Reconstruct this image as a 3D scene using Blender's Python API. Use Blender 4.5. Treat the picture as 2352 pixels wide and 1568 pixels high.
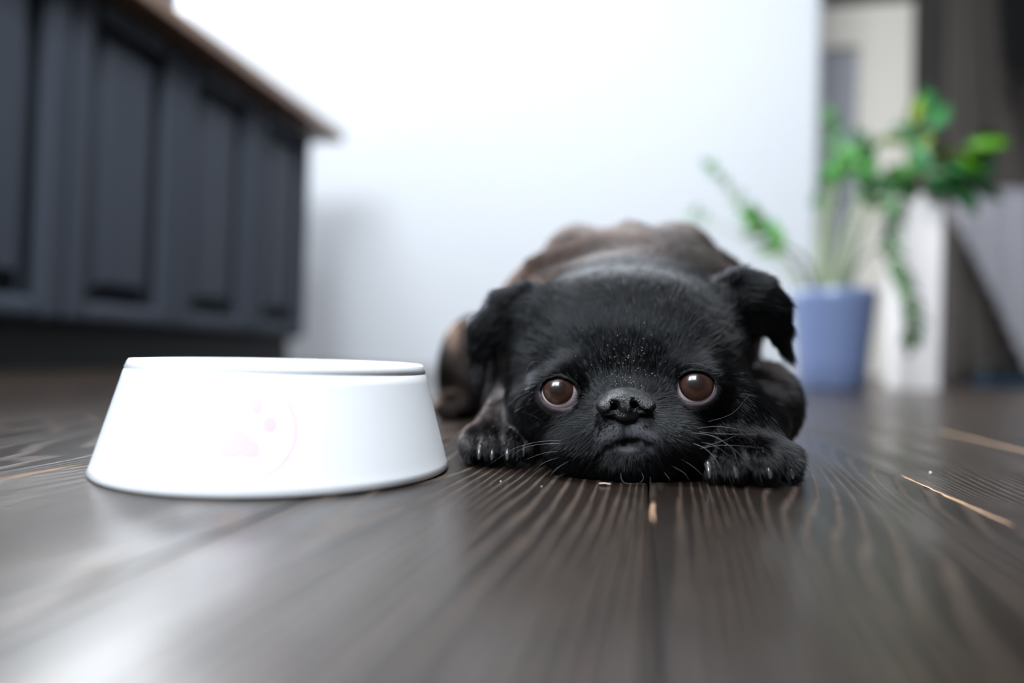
import bpy, bmesh, math, random
import numpy as np
from mathutils import Vector, Matrix
from math import sin, cos, pi, radians, tan

random.seed(7)
rng = np.random.default_rng(11)
S = bpy.context.scene
for o in list(bpy.data.objects):
    bpy.data.objects.remove(o)

# ------------------------------------------------------------------ camera
FPX, PITCH, ROLL, YAW, CAMH = 1596.0, .0209, .0287, .1917, .06
def cam_axes(yaw):
    d = Vector((-sin(yaw)*cos(PITCH), cos(yaw)*cos(PITCH), sin(PITCH)))
    r = d.cross(Vector((0, 0, 1))).normalized()
    u = r.cross(d)
    c, s = cos(ROLL), sin(ROLL)
    return d, c*r+s*u, -s*r+c*u
D_, R_, U_ = cam_axes(YAW)
cam = bpy.data.cameras.new('camera')
cam.sensor_width = 36
cam.lens = FPX/2352*36
cam.clip_start = .005
cam.clip_end = 60
cam.dof.use_dof = True
cam.dof.focus_distance = .352
cam.dof.aperture_fstop = 1.9
camo = bpy.data.objects.new('camera', cam)
S.collection.objects.link(camo)
M = Matrix((R_, U_, -D_)).transposed().to_4x4()
M.translation = Vector((0, 0, CAMH))
camo.matrix_world = M
S.camera = camo

# ------------------------------------------------------------------ colour management, world, daylight
S.view_settings.view_transform = 'Standard'
S.view_settings.look = 'None'
S.view_settings.gamma = 1
S.view_settings.use_curve_mapping = False
S.view_settings.exposure = 0.16
S.cycles.use_denoising = True
S.cycles.max_bounces = 8
S.cycles.diffuse_bounces = 4
S.cycles.glossy_bounces = 3
S.cycles.transmission_bounces = 3
S.cycles.sample_clamp_indirect = 6
S.cycles.caustics_reflective = False
S.cycles.caustics_refractive = False
w = bpy.data.worlds.new('sky')
S.world = w
w.use_nodes = True
w.node_tree.nodes['Background'].inputs[0].default_value = (.75, .86, 1, 1)
w.node_tree.nodes['Background'].inputs[1].default_value = 1.0

H_ROOM = 2.7
def area(name, loc, target, sx, sy, power, col):
    l = bpy.data.lights.new(name, 'AREA')
    l.shape = 'RECTANGLE'
    l.size, l.size_y = sx, sy
    l.energy = power
    l.color = col
    o = bpy.data.objects.new(name, l)
    S.collection.objects.link(o)
    o.location = loc
    o.rotation_euler = (Vector(target)-Vector(loc)).to_track_quat('-Z', 'Y').to_euler()
    return o
# daylight lamps set at the window openings of the room
area('window_daylight', (-.78, -1.37, 2.04), (-.78, 0, 1.55), 1.68, 1.16, 172, (.82, .91, 1))
area('window_daylight', (-2.62, 3.10, 1.85), (-1.6, 0, .6), .80, 1.4, 490, (.86, .93, 1))  # unseen back-wall window, placed for the glare on the left boards
area('added_roof_light', (.10, .90, H_ROOM-.01), (.10, .90, 0), 1.0, .9, 90, (.86, .93, 1))  # unseen roof window, added overhead to put sheen on the head fur

# ------------------------------------------------------------------ helpers
def link(o, parent=None):
    S.collection.objects.link(o)
    if parent is not None:
        o.parent = parent
    return o
def obj(name, me, mat, parent=None, smooth=False, loc=None):
    if isinstance(me, bmesh.types.BMesh):
        m = bpy.data.meshes.new(name)
        me.to_mesh(m); me.free(); me = m
    o = bpy.data.objects.new(name, me)
    if mat is not None and not me.materials:
        me.materials.append(mat)
    if smooth:
        me.polygons.foreach_set('use_smooth', [True]*len(me.polygons))
    link(o, parent)
    if loc is not None:
        o.location = loc
    return o
def tag(o, label=None, cat=None, group=None, kind=None):
    if label: o['label'] = label
    if cat: o['category'] = cat
    if group: o['group'] = group
    if kind: o['kind'] = kind
    return o
def empty(name, loc=(0, 0, 0), rz=0):
    o = bpy.data.objects.new(name, None)
    o.empty_display_size = .05
    link(o)
    o.location = loc
    o.rotation_euler = (0, 0, rz)
    return o
def struct(name, me, mat, parent=None, **k):
    o = obj(name, me, mat, parent, **k)
    o['kind'] = 'structure'
    return o
def bm_box(bm, x0, x1, y0, y1, z0, z1, bevel=0, seg=2):
    r = bmesh.ops.create_cube(bm, size=1)
    for v in r['verts']:
        v.co = Vector(((x0+x1)/2+v.co.x*(x1-x0), (y0+y1)/2+v.co.y*(y1-y0), (z0+z1)/2+v.co.z*(z1-z0)))
    if bevel:
        es = list({e for v in r['verts'] for e in v.link_edges})
        bmesh.ops.bevel(bm, geom=es, offset=bevel, segments=seg, affect='EDGES', profile=.5)
    return bm
def box(x0, x1, y0, y1, z0, z1, bevel=0):
    return bm_box(bmesh.new(), x0, x1, y0, y1, z0, z1, bevel)
def lathe(profile, n=64, close=False):
    bm = bmesh.new()
    rings = []
    for r, z in profile:
        if r < 1e-6:
            rings.append([bm.verts.new((0, 0, z))])
        else:
            rings.append([bm.verts.new((r*cos(2*pi*i/n), r*sin(2*pi*i/n), z)) for i in range(n)])
    for a, b in zip(rings, rings[1:]):
        for i in range(n):
            j = (i+1) % n
            if len(a) == 1: bm.faces.new((a[0], b[j], b[i])[::-1])
            elif len(b) == 1: bm.faces.new((a[i], a[j], b[0]))
            else: bm.faces.new((a[i], a[j], b[j], b[i]))
    bmesh.ops.recalc_face_normals(bm, faces=bm.faces)
    return bm
def tube(pts, rads, n=8, caps=True):
    bm = bmesh.new()
    pts = [Vector(p) for p in pts]
    rings = []
    up = Vector((0.123, .3, 1)).normalized()
    for i, p in enumerate(pts):
        t = (pts[min(i+1, len(pts)-1)]-pts[max(i-1, 0)]).normalized()
        a = t.cross(up)
        if a.length < 1e-3: a = t.cross(Vector((1, 0, 0)))
        a.normalize(); b = t.cross(a)
        r = rads[i] if hasattr(rads, '__len__') else rads
        rings.append([bm.verts.new(p+r*(cos(2*pi*k/n)*a+sin(2*pi*k/n)*b)) for k in range(n)])
    for A, B in zip(rings, rings[1:]):
        for k in range(n):
            bm.faces.new((A[k], A[(k+1) % n], B[(k+1) % n], B[k]))
    if caps:
        bm.faces.new(rings[0][::-1]); bm.faces.new(rings[-1])
    bmesh.ops.recalc_face_normals(bm, faces=bm.faces)
    return bm
def bez(p, n=12):
    """Catmull-Rom through the points p"""
    p = [Vector(q) for q in p]
    p = [2*p[0]-p[1]]+p+[2*p[-1]-p[-2]]
    out = []
    for i in range(1, len(p)-2):
        for k in range(n):
            t = k/n
            a, b, c, d = p[i-1:i+3]
            out.append(.5*((2*b)+(c-a)*t+(2*a-5*b+4*c-d)*t*t+(3*b-a-3*c+d)*t**3))
    out.append(p[-2])
    return out
def ray(px, py, axes=None):
    d, r, u = axes or (D_, R_, U_)
    return d+(px-1176)/FPX*r-(py-784)/FPX*u
def W(px, py, Y):
    """point of the room seen at pixel px,py and standing at depth Y"""
    v = ray(px, py)
    return Vector((0, 0, CAMH))+v*(Y/v.y)

# ------------------------------------------------------------------ materials
def mat(name, col=(.8, .8, .8), rough=.5, spec=.5, coat=0, metal=0):
    m = bpy.data.materials.new(name)
    m.use_nodes = True
    b = m.node_tree.nodes['Principled BSDF']
    b.inputs['Base Color'].default_value = (*col, 1)
    b.inputs['Roughness'].default_value = rough
    b.inputs['Specular IOR Level'].default_value = spec
    b.inputs['Coat Weight'].default_value = coat
    b.inputs['Metallic'].default_value = metal
    return m
def nodes(m):
    nt = m.node_tree
    return nt, nt.nodes['Principled BSDF'], nt.nodes.new, nt.links.new
def add_noise(m, scale=8, c1=None, c2=None, bump=0, dist=.002, detail=4, stretch=(1, 1, 1)):
    nt, b, N, L = nodes(m)
    tc = N('ShaderNodeTexCoord'); mp = N('ShaderNodeMapping')
    mp.inputs['Scale'].default_value = stretch
    L(tc.outputs['Object'], mp.inputs[0])
    n = N('ShaderNodeTexNoise'); n.inputs['Scale'].default_value = scale; n.inputs['Detail'].default_value = detail
    L(mp.outputs[0], n.inputs[0])
    if c1:
        r = N('ShaderNodeValToRGB')
        r.color_ramp.elements[0].position = .35; r.color_ramp.elements[1].position = .65
        r.color_ramp.elements[0].color = (*c1, 1); r.color_ramp.elements[1].color = (*c2, 1)
        L(n.outputs[0], r.inputs[0]); L(r.outputs[0], b.inputs['Base Color'])
    if bump:
        bp = N('ShaderNodeBump'); bp.inputs['Strength'].default_value = bump; bp.inputs['Distance'].default_value = dist
        L(n.outputs[0], bp.inputs['Height']); L(bp.outputs[0], b.inputs['Normal'])
    return m

m_white = add_noise(mat('white_wall_paint', (.52, .525, .54), .7), 60, bump=.15, dist=.001)
m_kitchen = mat('grey_kitchen_wall_paint', (.10, .10, .105), .7)
m_ceil = mat('ceiling_paint', (.8, .8, .8), .8)
m_grey_wall = add_noise(mat('grey_wall_paint', (.30, .29, .29), .7), 50, bump=.1, dist=.001)
m_dark_wall = add_noise(mat('dark_wall_panel', (.035, .03, .026), .6), 6, (.02, .017, .014), (.05, .042, .036), stretch=(1, 1, .3))
m_beige = mat('beige_door_casing', (.82, .75, .66), .55)
m_door = mat('grey_door_leaf', (.34, .34, .37), .5)
m_cab = mat('dark_grey_cabinet_paint', (.036, .041, .053), .55, .2)
m_counter = add_noise(mat('brown_worktop', (.2, .12, .08), .4), 12, (.15, .085, .055), (.24, .15, .10), stretch=(6, .6, 6))

def wood_floor():
    m = bpy.data.materials.new('dark_brushed_pine_boards')
    m.use_nodes = True
    nt, b, N, L = nodes(m)
    tc = N('ShaderNodeTexCoord'); oi = N('ShaderNodeObjectInfo')
    off = N('ShaderNodeCombineXYZ')
    mu = N('ShaderNodeMath'); mu.operation = 'MULTIPLY'; mu.inputs[1].default_value = 37.0
    L(oi.outputs['Random'], mu.inputs[0])
    L(mu.outputs[0], off.inputs[1]); L(mu.outputs[0], off.inputs[2])
    geo = N('ShaderNodeNewGeometry')
    add = N('ShaderNodeVectorMath'); add.operation = 'ADD'
    L(tc.outputs['Object'], add.inputs[0]); L(off.outputs[0], add.inputs[1])
    # slow wander of the grain along the board gives the cathedral loops
    mp = N('ShaderNodeMapping'); mp.inputs['Scale'].default_value = (7, .75, 1)
    L(add.outputs[0], mp.inputs[0])
    n1 = N('ShaderNodeTexNoise'); n1.inputs['Scale'].default_value = 1.0; n1.inputs['Detail'].default_value = 1.5
    n1.inputs['Roughness'].default_value = .45
    L(mp.outputs[0], n1.inputs[0])
    sx5 = N('ShaderNodeSeparateXYZ'); L(tc.outputs['Object'], sx5.inputs[0])
    lin = N('ShaderNodeMath'); lin.operation = 'MULTIPLY'; lin.inputs[1].default_value = 150
    L(sx5.outputs[0], lin.inputs[0])
    rings = N('ShaderNodeMath'); rings.operation = 'MULTIPLY_ADD'; rings.inputs[1].default_value = 50
    L(n1.outputs[0], rings.inputs[0]); L(lin.outputs[0], rings.inputs[2])
    n2 = N('ShaderNodeTexNoise'); n2.inputs['Scale'].default_value = 1
    n2.inputs['Detail'].default_value = 3
    mp2 = N('ShaderNodeMapping'); mp2.inputs['Scale'].default_value = (120, 14, 1)
    L(add.outputs[0], mp2.inputs[0]); L(mp2.outputs[0], n2.inputs[0])
    wob = N('ShaderNodeMath'); wob.operation = 'MULTIPLY_ADD'; wob.inputs[1].default_value = .55
    L(n2.outputs[0], wob.inputs[0]); L(rings.outputs[0], wob.inputs[2])
    pp = N('ShaderNodeMath'); pp.operation = 'PINGPONG'; pp.inputs[1].default_value = .5
    L(wob.outputs[0], pp.inputs[0])
    ramp = N('ShaderNodeMapRange'); ramp.inputs['From Min'].default_value = .03; ramp.inputs['From Max'].default_value = .24
    ramp.interpolation_type = 'SMOOTHSTEP'
    L(pp.outputs[0], ramp.inputs[0])
    # fine fibres
    n3 = N('ShaderNodeTexNoise'); n3.inputs['Scale'].default_value = 1; n3.inputs['Detail'].default_value = 4
    mp3 = N('ShaderNodeMapping'); mp3.inputs['Scale'].default_value = (900, 45, 1)
    L(add.outputs[0], mp3.inputs[0]); L(mp3.outputs[0], n3.inputs[0])
    # colour
    cr = N('ShaderNodeValToRGB')
    cr.color_ramp.elements[0].position = 0; cr.color_ramp.elements[0].color = (.040, .027, .020, 1)
    cr.color_ramp.elements[1].position = 1; cr.color_ramp.elements[1].color = (.0085, .0054, .0038, 1)
    L(ramp.outputs[0], cr.inputs[0])
    mx = N('ShaderNodeMix'); mx.data_type = 'RGBA'; mx.blend_type = 'MULTIPLY'; mx.inputs[0].default_value = .7
    gr = N('ShaderNodeMapRange'); gr.inputs['From Min'].default_value = .3; gr.inputs['From Max'].default_value = .7
    gr.inputs['To Min'].default_value = .3; gr.inputs['To Max'].default_value = 2.1
    L(n3.outputs[0], gr.inputs[0])
    L(cr.outputs[0], mx.inputs[6]); L(gr.outputs[0], mx.inputs[7])
    tint = N('ShaderNodeMapRange'); tint.inputs['To Min'].default_value = .75; tint.inputs['To Max'].default_value = 1.3
    L(oi.outputs['Random'], tint.inputs[0])
    mx2 = N('ShaderNodeMix'); mx2.data_type = 'RGBA'; mx2.blend_type = 'MULTIPLY'; mx2.inputs[0].default_value = 1
    L(mx.outputs[2], mx2.inputs[6]); L(tint.outputs[0], mx2.inputs[7])
    L(mx2.outputs[2], b.inputs['Base Color'])
    # relief
    h = N('ShaderNodeMath'); h.operation = 'MULTIPLY_ADD'; h.inputs[1].default_value = .25
    L(n3.outputs[0], h.inputs[0]); L(ramp.outputs[0], h.inputs[2])
    bp = N('ShaderNodeBump'); bp.inputs['Strength'].default_value = .8; bp.inputs['Distance'].default_value = .0004
    L(h.outputs[0], bp.inputs['Height'])
    L(bp.outputs[0], b.inputs['Normal'])
    rr = N('ShaderNodeMapRange'); rr.inputs['To Min'].default_value = .46; rr.inputs['To Max'].default_value = .34
    L(ramp.outputs[0], rr.inputs[0]); L(rr.outputs[0], b.inputs['Roughness'])
    b.inputs['Specular IOR Level'].default_value = .24
    b.inputs['Coat Weight'].default_value = .4
    n5 = N('ShaderNodeTexNoise'); n5.inputs['Scale'].default_value = 1; n5.inputs['Detail'].default_value = 3
    mp5 = N('ShaderNodeMapping'); mp5.inputs['Scale'].default_value = (55, 5, 1)
    L(add.outputs[0], mp5.inputs[0]); L(mp5.outputs[0], n5.inputs[0])
    cw = N('ShaderNodeMapRange'); cw.inputs['From Min'].default_value = .38; cw.inputs['From Max'].default_value = .62
    cw.inputs['To Min'].default_value = .08; cw.inputs['To Max'].default_value = .5
    L(n5.outputs[0], cw.inputs[0]); L(cw.outputs[0], b.inputs['Coat Weight'])
    b.inputs['Specular Tint'].default_value = (1, .92, .85, 1)
    b.inputs['Coat Tint'].default_value = (1, .95, .9, 1)
    b.inputs['Coat Roughness'].default_value = .2
    return m
m_floor = wood_floor()
m_sub = mat('dark_gap_under_boards', (.006, .005, .004), .9)
m_splint = mat('bare_pine_edge', (.42, .25, .14), .6)

# ------------------------------------------------------------------ room shell
X0, X1, Y0, Y1, H = -3.1, 4.2, -1.4, 5.6, 2.7
WX0, WX1 = -3.08, -2.26
YW = 3.00                                   # the white wall behind the dog
floor = struct('floor', box(X0, X1, Y0, Y1, -.06, -.012), m_sub)
PW = .1375
def plank_mesh(Lh, edge=.0007):
    # long axis Y; slightly eased edges, a few triangles only
    return bm_box(bmesh.new(), -PW/2+.0005, PW/2-.0005, 0, Lh, -.0118, 0, .0006, 1)
plank_cache = {}
cols = []
x = .0025-PW*.5
i0 = math.floor((X0-x)/PW); i1 = math.ceil((X1-x)/PW)
rp = random.Random(5)
for i in range(i0, i1+1):
    cx = x+i*PW
    if cx+PW/2 > X1 or cx-PW/2 < X0: continue
    near = -0.6 < cx < .9
    ys = [Y0]
    first = rp.uniform(.5, 2.2)
    yy = Y0+first
    if -0.5 < cx < .6:
        yy = rp.choice([1.1, 1.35, 1.6, 1.9])-2.8
    while yy < Y1-.4:
        ys.append(yy); yy += 2.8 if -0.5 < cx < .6 else rp.choice([2.4, 2.8, 3.0])
    ys.append(Y1)
    for a, b in zip(ys, ys[1:]):
        if b-a < .05: continue
        k = round(b-a-.0015, 4)
        if k not in plank_cache:
            me = bpy.data.meshes.new('plank'); bm = plank_mesh(k); bm.to_mesh(me); bm.free()
            me.materials.append(m_floor); plank_cache[k] = me
        o = bpy.data.objects.new('plank', plank_cache[k]); link(o, floor)
        o.location = (cx, a, rp.uniform(-.0004, 0)); o.rotation_euler = (0, rp.uniform(-.0015, .0015), 0)
# bare splintered wood along two board edges
def edge_strip(pts, wd):
    bm = bmesh.new()
    prev = None
    for (x_, y_, ww) in pts:
        a = bm.verts.new((x_-ww*wd, y_, .0002)); b = bm.verts.new((x_, y_, .0006)); c = bm.verts.new((x_+ww*wd, y_, .0002))
        if prev:
            bm.faces.new((prev[0], prev[1], b, a)); bm.faces.new((prev[1], prev[2], c, b))
        prev = (a, b, c)
    return bm
for (xs, ya, yb, wd) in ((.0025+PW, .30, .42, .0012), (.0025-2*PW-.0009, .16, .30, .0007), (.0025+.0016, .262, .30, .0009), (.0025+2*PW, .5, .74, .001)):
    n = 16
    pts = []
    for k in range(n+1):
        t = k/n
        ww = sin(pi*t)**.5*(.35+.65*rp.random()) if 0 < t < 1 else .02
        pts.append((xs+rp.uniform(-.0004, .0004), ya+(yb-ya)*t, ww))
    obj('worn_edge', edge_strip(pts, wd), m_splint, floor)

bm = bmesh.new()
for q_ in ((X0, -.43, Y0, Y1), (.63, X1, Y0, Y1), (-.43, .63, Y0, .42), (-.43, .63, 1.38, Y1)):  # leaves an opening for the added roof window
    bm_box(bm, *q_, H, H+.1)
struct('ceiling', bm, m_ceil)
# white wall behind the dog: eased right-hand end
bm = bm_box(bmesh.new(), WX1, .675, YW, YW+.14, 0, H)
bm_box(bm, X0, WX0, YW, YW+.14, 0, H); bm_box(bm, WX0, WX1, YW, YW+.14, 0, 1.12); bm_box(bm, WX0, WX1, YW, YW+.14, 2.58, H)
es = [e for e in bm.edges if all(abs(v.co.x-.675) < 1e-4 and abs(v.co.y-YW) < 1e-4 for v in e.verts)]
bmesh.ops.bevel(bm, geom=es, offset=.03, segments=6, affect='EDGES', profile=.5)
wb = struct('wall_back', bm, m_white)
def wall_with_hole(name, axis, pos, t, a0, a1, h0, h1, b0, b1, z1, m):
    """wall at axis=pos, from a0..a1, hole h0..h1 x b0..b1"""
    bm = bmesh.new()
    def bx(a, b, c, d):
        if axis == 'x': bm_box(bm, pos, pos+t, a, b, c, d)
        else: bm_box(bm, a, b, pos, pos+t, c, d)
    bx(a0, h0, 0, z1); bx(h1, a1, 0, z1); bx(h0, h1, 0, b0); bx(h0, h1, b1, z1)
    return struct(name, bm, m)
struct('wall_left', box(X0-.12, X0, Y0, Y1, 0, H), m_kitchen)
wall_with_hole('wall_front', 'y', Y0-.12, .12, X0, X1, -1.63, .07, 1.42, 2.66, H, m_kitchen)
struct('wall_right', box(X1, X1+.12, Y0, Y1, 0, H), m_grey_wall)
struct('wall_hall', box(X0, X1, Y1, Y1+.12, 0, H), m_dark_wall)
# window frames of the two out-of-view windows that light the room
m_frame = mat('white_window_frame', (.8, .8, .8), .4)
def window(name, axis, pos, a0, a1, z0, z1, nm):
    bm = bmesh.new()
    def bx(a, b, c, d):
        if axis == 'x': bm_box(bm, pos, pos+.05, a, b, c, d)
        else: bm_box(bm, a, b, pos, pos+.05, c, d)
    f = .06
    bx(a0, a1, z0, z0+f); bx(a0, a1, z1-f, z1); bx(a0, a0+f, z0+f, z1-f); bx(a1-f, a1, z0+f, z1-f)
    for k in range(1, nm):
        c = a0+(a1-a0)*k/nm
        bx(c-.05, c+.05, z0+f, z1-f)
    struct(name, bm, m_frame)
window('window_1', 'y', Y0+.06, -1.63, .07, 1.42, 2.66, 2)
window('window_2', 'y', YW+.03, WX0, WX1, 1.12, 2.58, 1)

bm = bmesh.new()
for q_ in ((-.43, .63, .42, .45), (-.43, .63, 1.35, 1.38), (-.43, -.40, .45, 1.35), (.60, .63, .45, 1.35)):
    bm_box(bm, *q_, H+.0, H+.09)
struct('added_roof_window', bm, m_frame)  # frame around the added overhead light, out of view
# ------------------------------------------------------------------ hall behind: beige doorway, dark wall, curtain
YD = 4.0
hallx0, hallx1 = W(1885, 300, YD).x, W(2097, 200, YD).x
ztop = W(1990, 8, YD).z
zi = W(1930, 108, YD).z; xi = W(1974, 300, YD).x
bm = bmesh.new()
bm_box(bm, xi, hallx1, YD, YD+.12, 0, ztop, .008)
bm_box(bm, hallx0-.25, xi, YD, YD+.12, zi, ztop, .008)
bm_box(bm, hallx0-.40, hallx0-.25, YD, YD+.12, 0, ztop, .008)
casing = struct('door_1', bm, m_beige)
bm = box(hallx0-.25, xi, YD+.05, YD+.09, 0.01, zi)
struct('door_leaf', bm, m_door, casing)
bm = bmesh.new()
bm_box(bm, xi-.1, xi-.06, YD-.0, YD+.05, .98, 1.0, .004)
obj('door_handle', bm, mat('steel_handle', (.5, .5, .5), .3, metal=1), casing)
# dark wall panel above and beside the doorway
bm = bmesh.new()
bm_box(bm, .3, hallx1, YD+.02, YD+.12, ztop, H)
bm_box(bm, hallx1, W(2175, 200, YD).x, YD+.02, YD+.14, 0, H)
struct('wall_hall_side', bm, m_dark_wall)
bm = bmesh.new()
bm_box(bm, W(2172, 200, YD).x, X1, YD+.04, YD+.16, 0, H)
m_tau = add_noise(mat('taupe_wall_paint', (.17, .155, .145), .7), 30, bump=.1, dist=.001)
struct('wall_far', bm, m_tau)

# ------------------------------------------------------------------ kitchen counter: five cabinet units and a continuous worktop
XC, YE, ZC = -1.245, 2.39, .868
def cabinet_unit(y0, y1, label):
    r = empty('base_cabinet', (XC-.3, (y0+y1)/2, 0))
    ox, oy = XC-.3, (y0+y1)/2
    def p(name, bm, m, par=r):
        bmesh.ops.translate(bm, verts=bm.verts, vec=(-ox, -oy, 0))
        return obj(name, bm, m, par)
    p('body', box(XC-.6, XC-.045, y0+.0005, y1-.0005, .10, ZC), m_cab)
    p('plinth', box(XC-.55, XC-.07, y0, y1, 0, .10), m_plinth)
    # raised panel door: stiles, rails and a bevelled centre panel
    st, gap = .062, .0015
    a, b, z0, z1 = y0+gap, y1-gap, .104, ZC-.006
    bm = bmesh.new()
    xf, xr = XC, XC-.046
    for (ya, yb, za, zb) in ((a, a+st, z0, z1), (b-st, b, z0, z1), (a+st, b-st, z0, z0+.052), (a+st, b-st, z1-.052, z1)):
        bm_box(bm, xr, xf, ya, yb, za, zb, .017, 2)
    door = p('door', bm, m_cab)
    bm = bmesh.new()
    y2, y3, z2, z3 = a+st-.001, b-st+.001, z0+.051, z1-.051
    bv = .030; xp = XC-.010; xb = XC-.0445; fl = .018
    def ring(o_, x_): return [bm.verts.new((x_, y2+o_, z2+o_)), bm.verts.new((x_, y3-o_, z2+o_)), bm.verts.new((x_, y3-o_, z3-o_)), bm.verts.new((x_, y2+o_, z3-o_))]
    R = [ring(0, xb), ring(fl, xb), ring(fl+.002, xb+.003), ring(fl+bv, xp-.002), ring(fl+bv+.003, xp)]
    for A, B in zip(R, R[1:]):
        for k in range(4): bm.faces.new((A[k], A[(k+1) % 4], B[(k+1) % 4], B[k]))
    bm.faces.new(R[-1])
    bmesh.ops.recalc_face_normals(bm, faces=bm.faces)
    p('door_panel', bm, m_cab, door)
    tag(r, label, 'cabinet', 'panelled base cabinets under the worktop')
m_plinth = mat('cabinet_plinth', (.012, .012, .013), .6)
dw = .365
for k, lab in enumerate(['dark grey panelled base cabinet at the far end of the counter, beside the white wall',
                         'dark grey panelled base cabinet second from the far end of the counter',
                         'dark grey panelled base cabinet third from the far end of the counter',
                         'dark grey panelled base cabinet at the left edge, fourth from the far end',
                         'dark grey panelled base cabinet nearest the camera, fifth from the counter end']):
    cabinet_unit(YE-(k+1)*dw, YE-k*dw, lab)
wt = obj('worktop', box(XC-.62, XC+.075, YE-5*dw-.01, YE+.11, ZC, ZC+.036, .004), m_counter)
tag(wt, 'brown wooden worktop lying on the dark grey cabinets', 'worktop')

# ------------------------------------------------------------------ white feeding bowl
BX, BY, RB, RT, BH = -.1859, .3347, .0870, .0722, .0540
m_bowl = mat('white_glossy_plastic', (.94, .94, .95), .28, coat=.3)
m_teal = mat('teal_plastic_liner', (.05, .42, .44), .35)
m_pink = mat('pink_print', (.96, .64, .83), .35)
bowl = empty('feeding_bowl', (BX, BY, 0))
tag(bowl, 'white plastic dog bowl with flared base and faint pink paw print on its side', 'bowl')
def slope_r(z): return RB+(RT-RB)*z/BH
prof = [(RB-.004, 0.0), (RB-.0008, 0), (RB, .0008)]+[(slope_r(z), z) for z in np.linspace(.004, BH-.0052, 12)]
prof += [(slope_r(BH-.0050)-.0003, BH-.0049), (slope_r(BH-.0046)-.0003, BH-.0046), (slope_r(BH-.0043)+.0001, BH-.0042), (slope_r(BH)+.0001, BH-.0012), (RT-.0006, BH-.0002), (RT-.0016, BH), (RT-.0035, BH-.0004), (RT-.0042, BH-.002), (RT-.0046, BH-.006)]
prof += [(RT-.010, .02), (RT-.010, .004), (RB-.006, .0035), (RB-.004, 0)]
obj('shell', lathe(prof, 160), m_bowl, bowl, smooth=True)
prof = [(RT-.0046, BH-.0020), (RT-.0062, BH-.0018), (RT-.0080, BH-.004), (RT-.012, .030), (RT-.018, .016), (RT-.030, .011), (0, .010)]
obj('liner', lathe(prof, 96), m_teal, bowl, smooth=True)
# mould seam down the side, pink ring and paw print: thin prints lying on the cone
def on_cone(ang, z, off=.00012):
    r = slope_r(z)+off
    return Vector((r*cos(ang), r*sin(ang), z))
# direction of the print centre as seen in the photograph
vq = ray(556, 985); 
def cone_hit(px, py):
    v = ray(px, py); o = Vector((0, 0, CAMH))-Vector((BX, BY, 0))
    # march to the cone surface
    t = .1
    for _ in range(400):
        q = o+v*t
        if math.hypot(q.x, q.y) <= slope_r(q.z): break
        t += .001
    return math.atan2(q.y, q.x), q.z
def print_patch(name, outline, par):
    """outline: pixel polygon, filled as a fan with its own small relief"""
    bm = bmesh.new()
    pts = [cone_hit(*p) for p in outline]
    n = len(pts)
    ca = sum(p[0] for p in pts)/n; cz = sum(p[1] for p in pts)/n
    rings = []
    for s in (1, .66, .33):
        rings.append([bm.verts.new(on_cone(ca+(a-ca)*s, cz+(z-cz)*s)) for a, z in pts])
    c = bm.verts.new(on_cone(ca, cz))
    for A, B in zip(rings, rings[1:]):
        for k in range(n): bm.faces.new((A[k], A[(k+1) % n], B[(k+1) % n], B[k]))
    for k in range(n): bm.faces.new((rings[-1][k], rings[-1][(k+1) % n], c))
    bmesh.ops.recalc_face_normals(bm, faces=bm.faces)
    return obj(name, bm, m_pink, par, smooth=True)
def ell_px(cx, cy, a, b, rot=0, n=28):
    c, s = cos(rot), sin(rot)
    return [(cx+a*cos(t)*c-b*sin(t)*s, cy+a*cos(t)*s+b*sin(t)*c) for t in (2*pi*k/n for k in range(n))]
paw = obj('paw_print', bmesh.new(), None, bowl)
bpy.data.objects.remove(paw)
LCX, LCY = 552, 985
outer, inner = ell_px(LCX, LCY, 131, 121, n=96), ell_px(LCX, LCY, 124, 115, n=96)
bm = bmesh.new()
A = [bm.verts.new(on_cone(*cone_hit(*p))) for p in outer]; B = [bm.verts.new(on_cone(*cone_hit(*p))) for p in inner]
for k in range(96): bm.faces.new((A[k], A[(k+1) % 96], B[(k+1) % 96], B[k]))
bmesh.ops.recalc_face_normals(bm, faces=bm.faces)
obj('print_ring', bm, m_pink, bowl, smooth=True)
main_pad = [(552, 982), (566, 986), (577, 1002), (596, 1018), (602, 1036), (594, 1049), (575, 1052), (552, 1046), (529, 1052), (510, 1049), (502, 1036), (508, 1018), (527, 1002), (538, 986)]
pw = print_patch('paw_pad', main_pad, bowl)
for e in ((590, 931, 15, 21, .12), (514, 931, 15, 21, -.12), (620, 974, 17, 19, .35), (484, 974, 17, 19, -.35)):
    print_patch('paw_toe', ell_px(*e), bowl)

# ================================================================== the dog
# modelled in its own frame: u = right, v = away from the viewer, w = up; the frame is turned by YAW about the vertical
AX0 = cam_axes(0)
def L3(px, py, v):
    r = ray(px, py, AX0)
    return np.array((0, 0, CAMH))+np.array(r)*(v/r.y)
def to_px(P):
    """inverse of L3 for an (n,3) array; used to lay out markings on the face in the photograph's pixels"""
    d, r, u = [np.array(a) for a in AX0]
    Q = P-np.array((0, 0, CAMH))
    z = Q@d
    return 1176+FPX*(Q@r)/z, 784-FPX*(Q@u)/z
DB = np.array((.055, .52, 0))                       # base point of the dog in that frame
cy_, sy_ = cos(YAW), sin(YAW)
dog = empty('dog', (cy_*DB[0]-sy_*DB[1], sy_*DB[0]+cy_*DB[1], 0), YAW)
tag(dog, 'small black flat-faced dog lying with its chin on the floor, looking up', 'dog')

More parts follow.
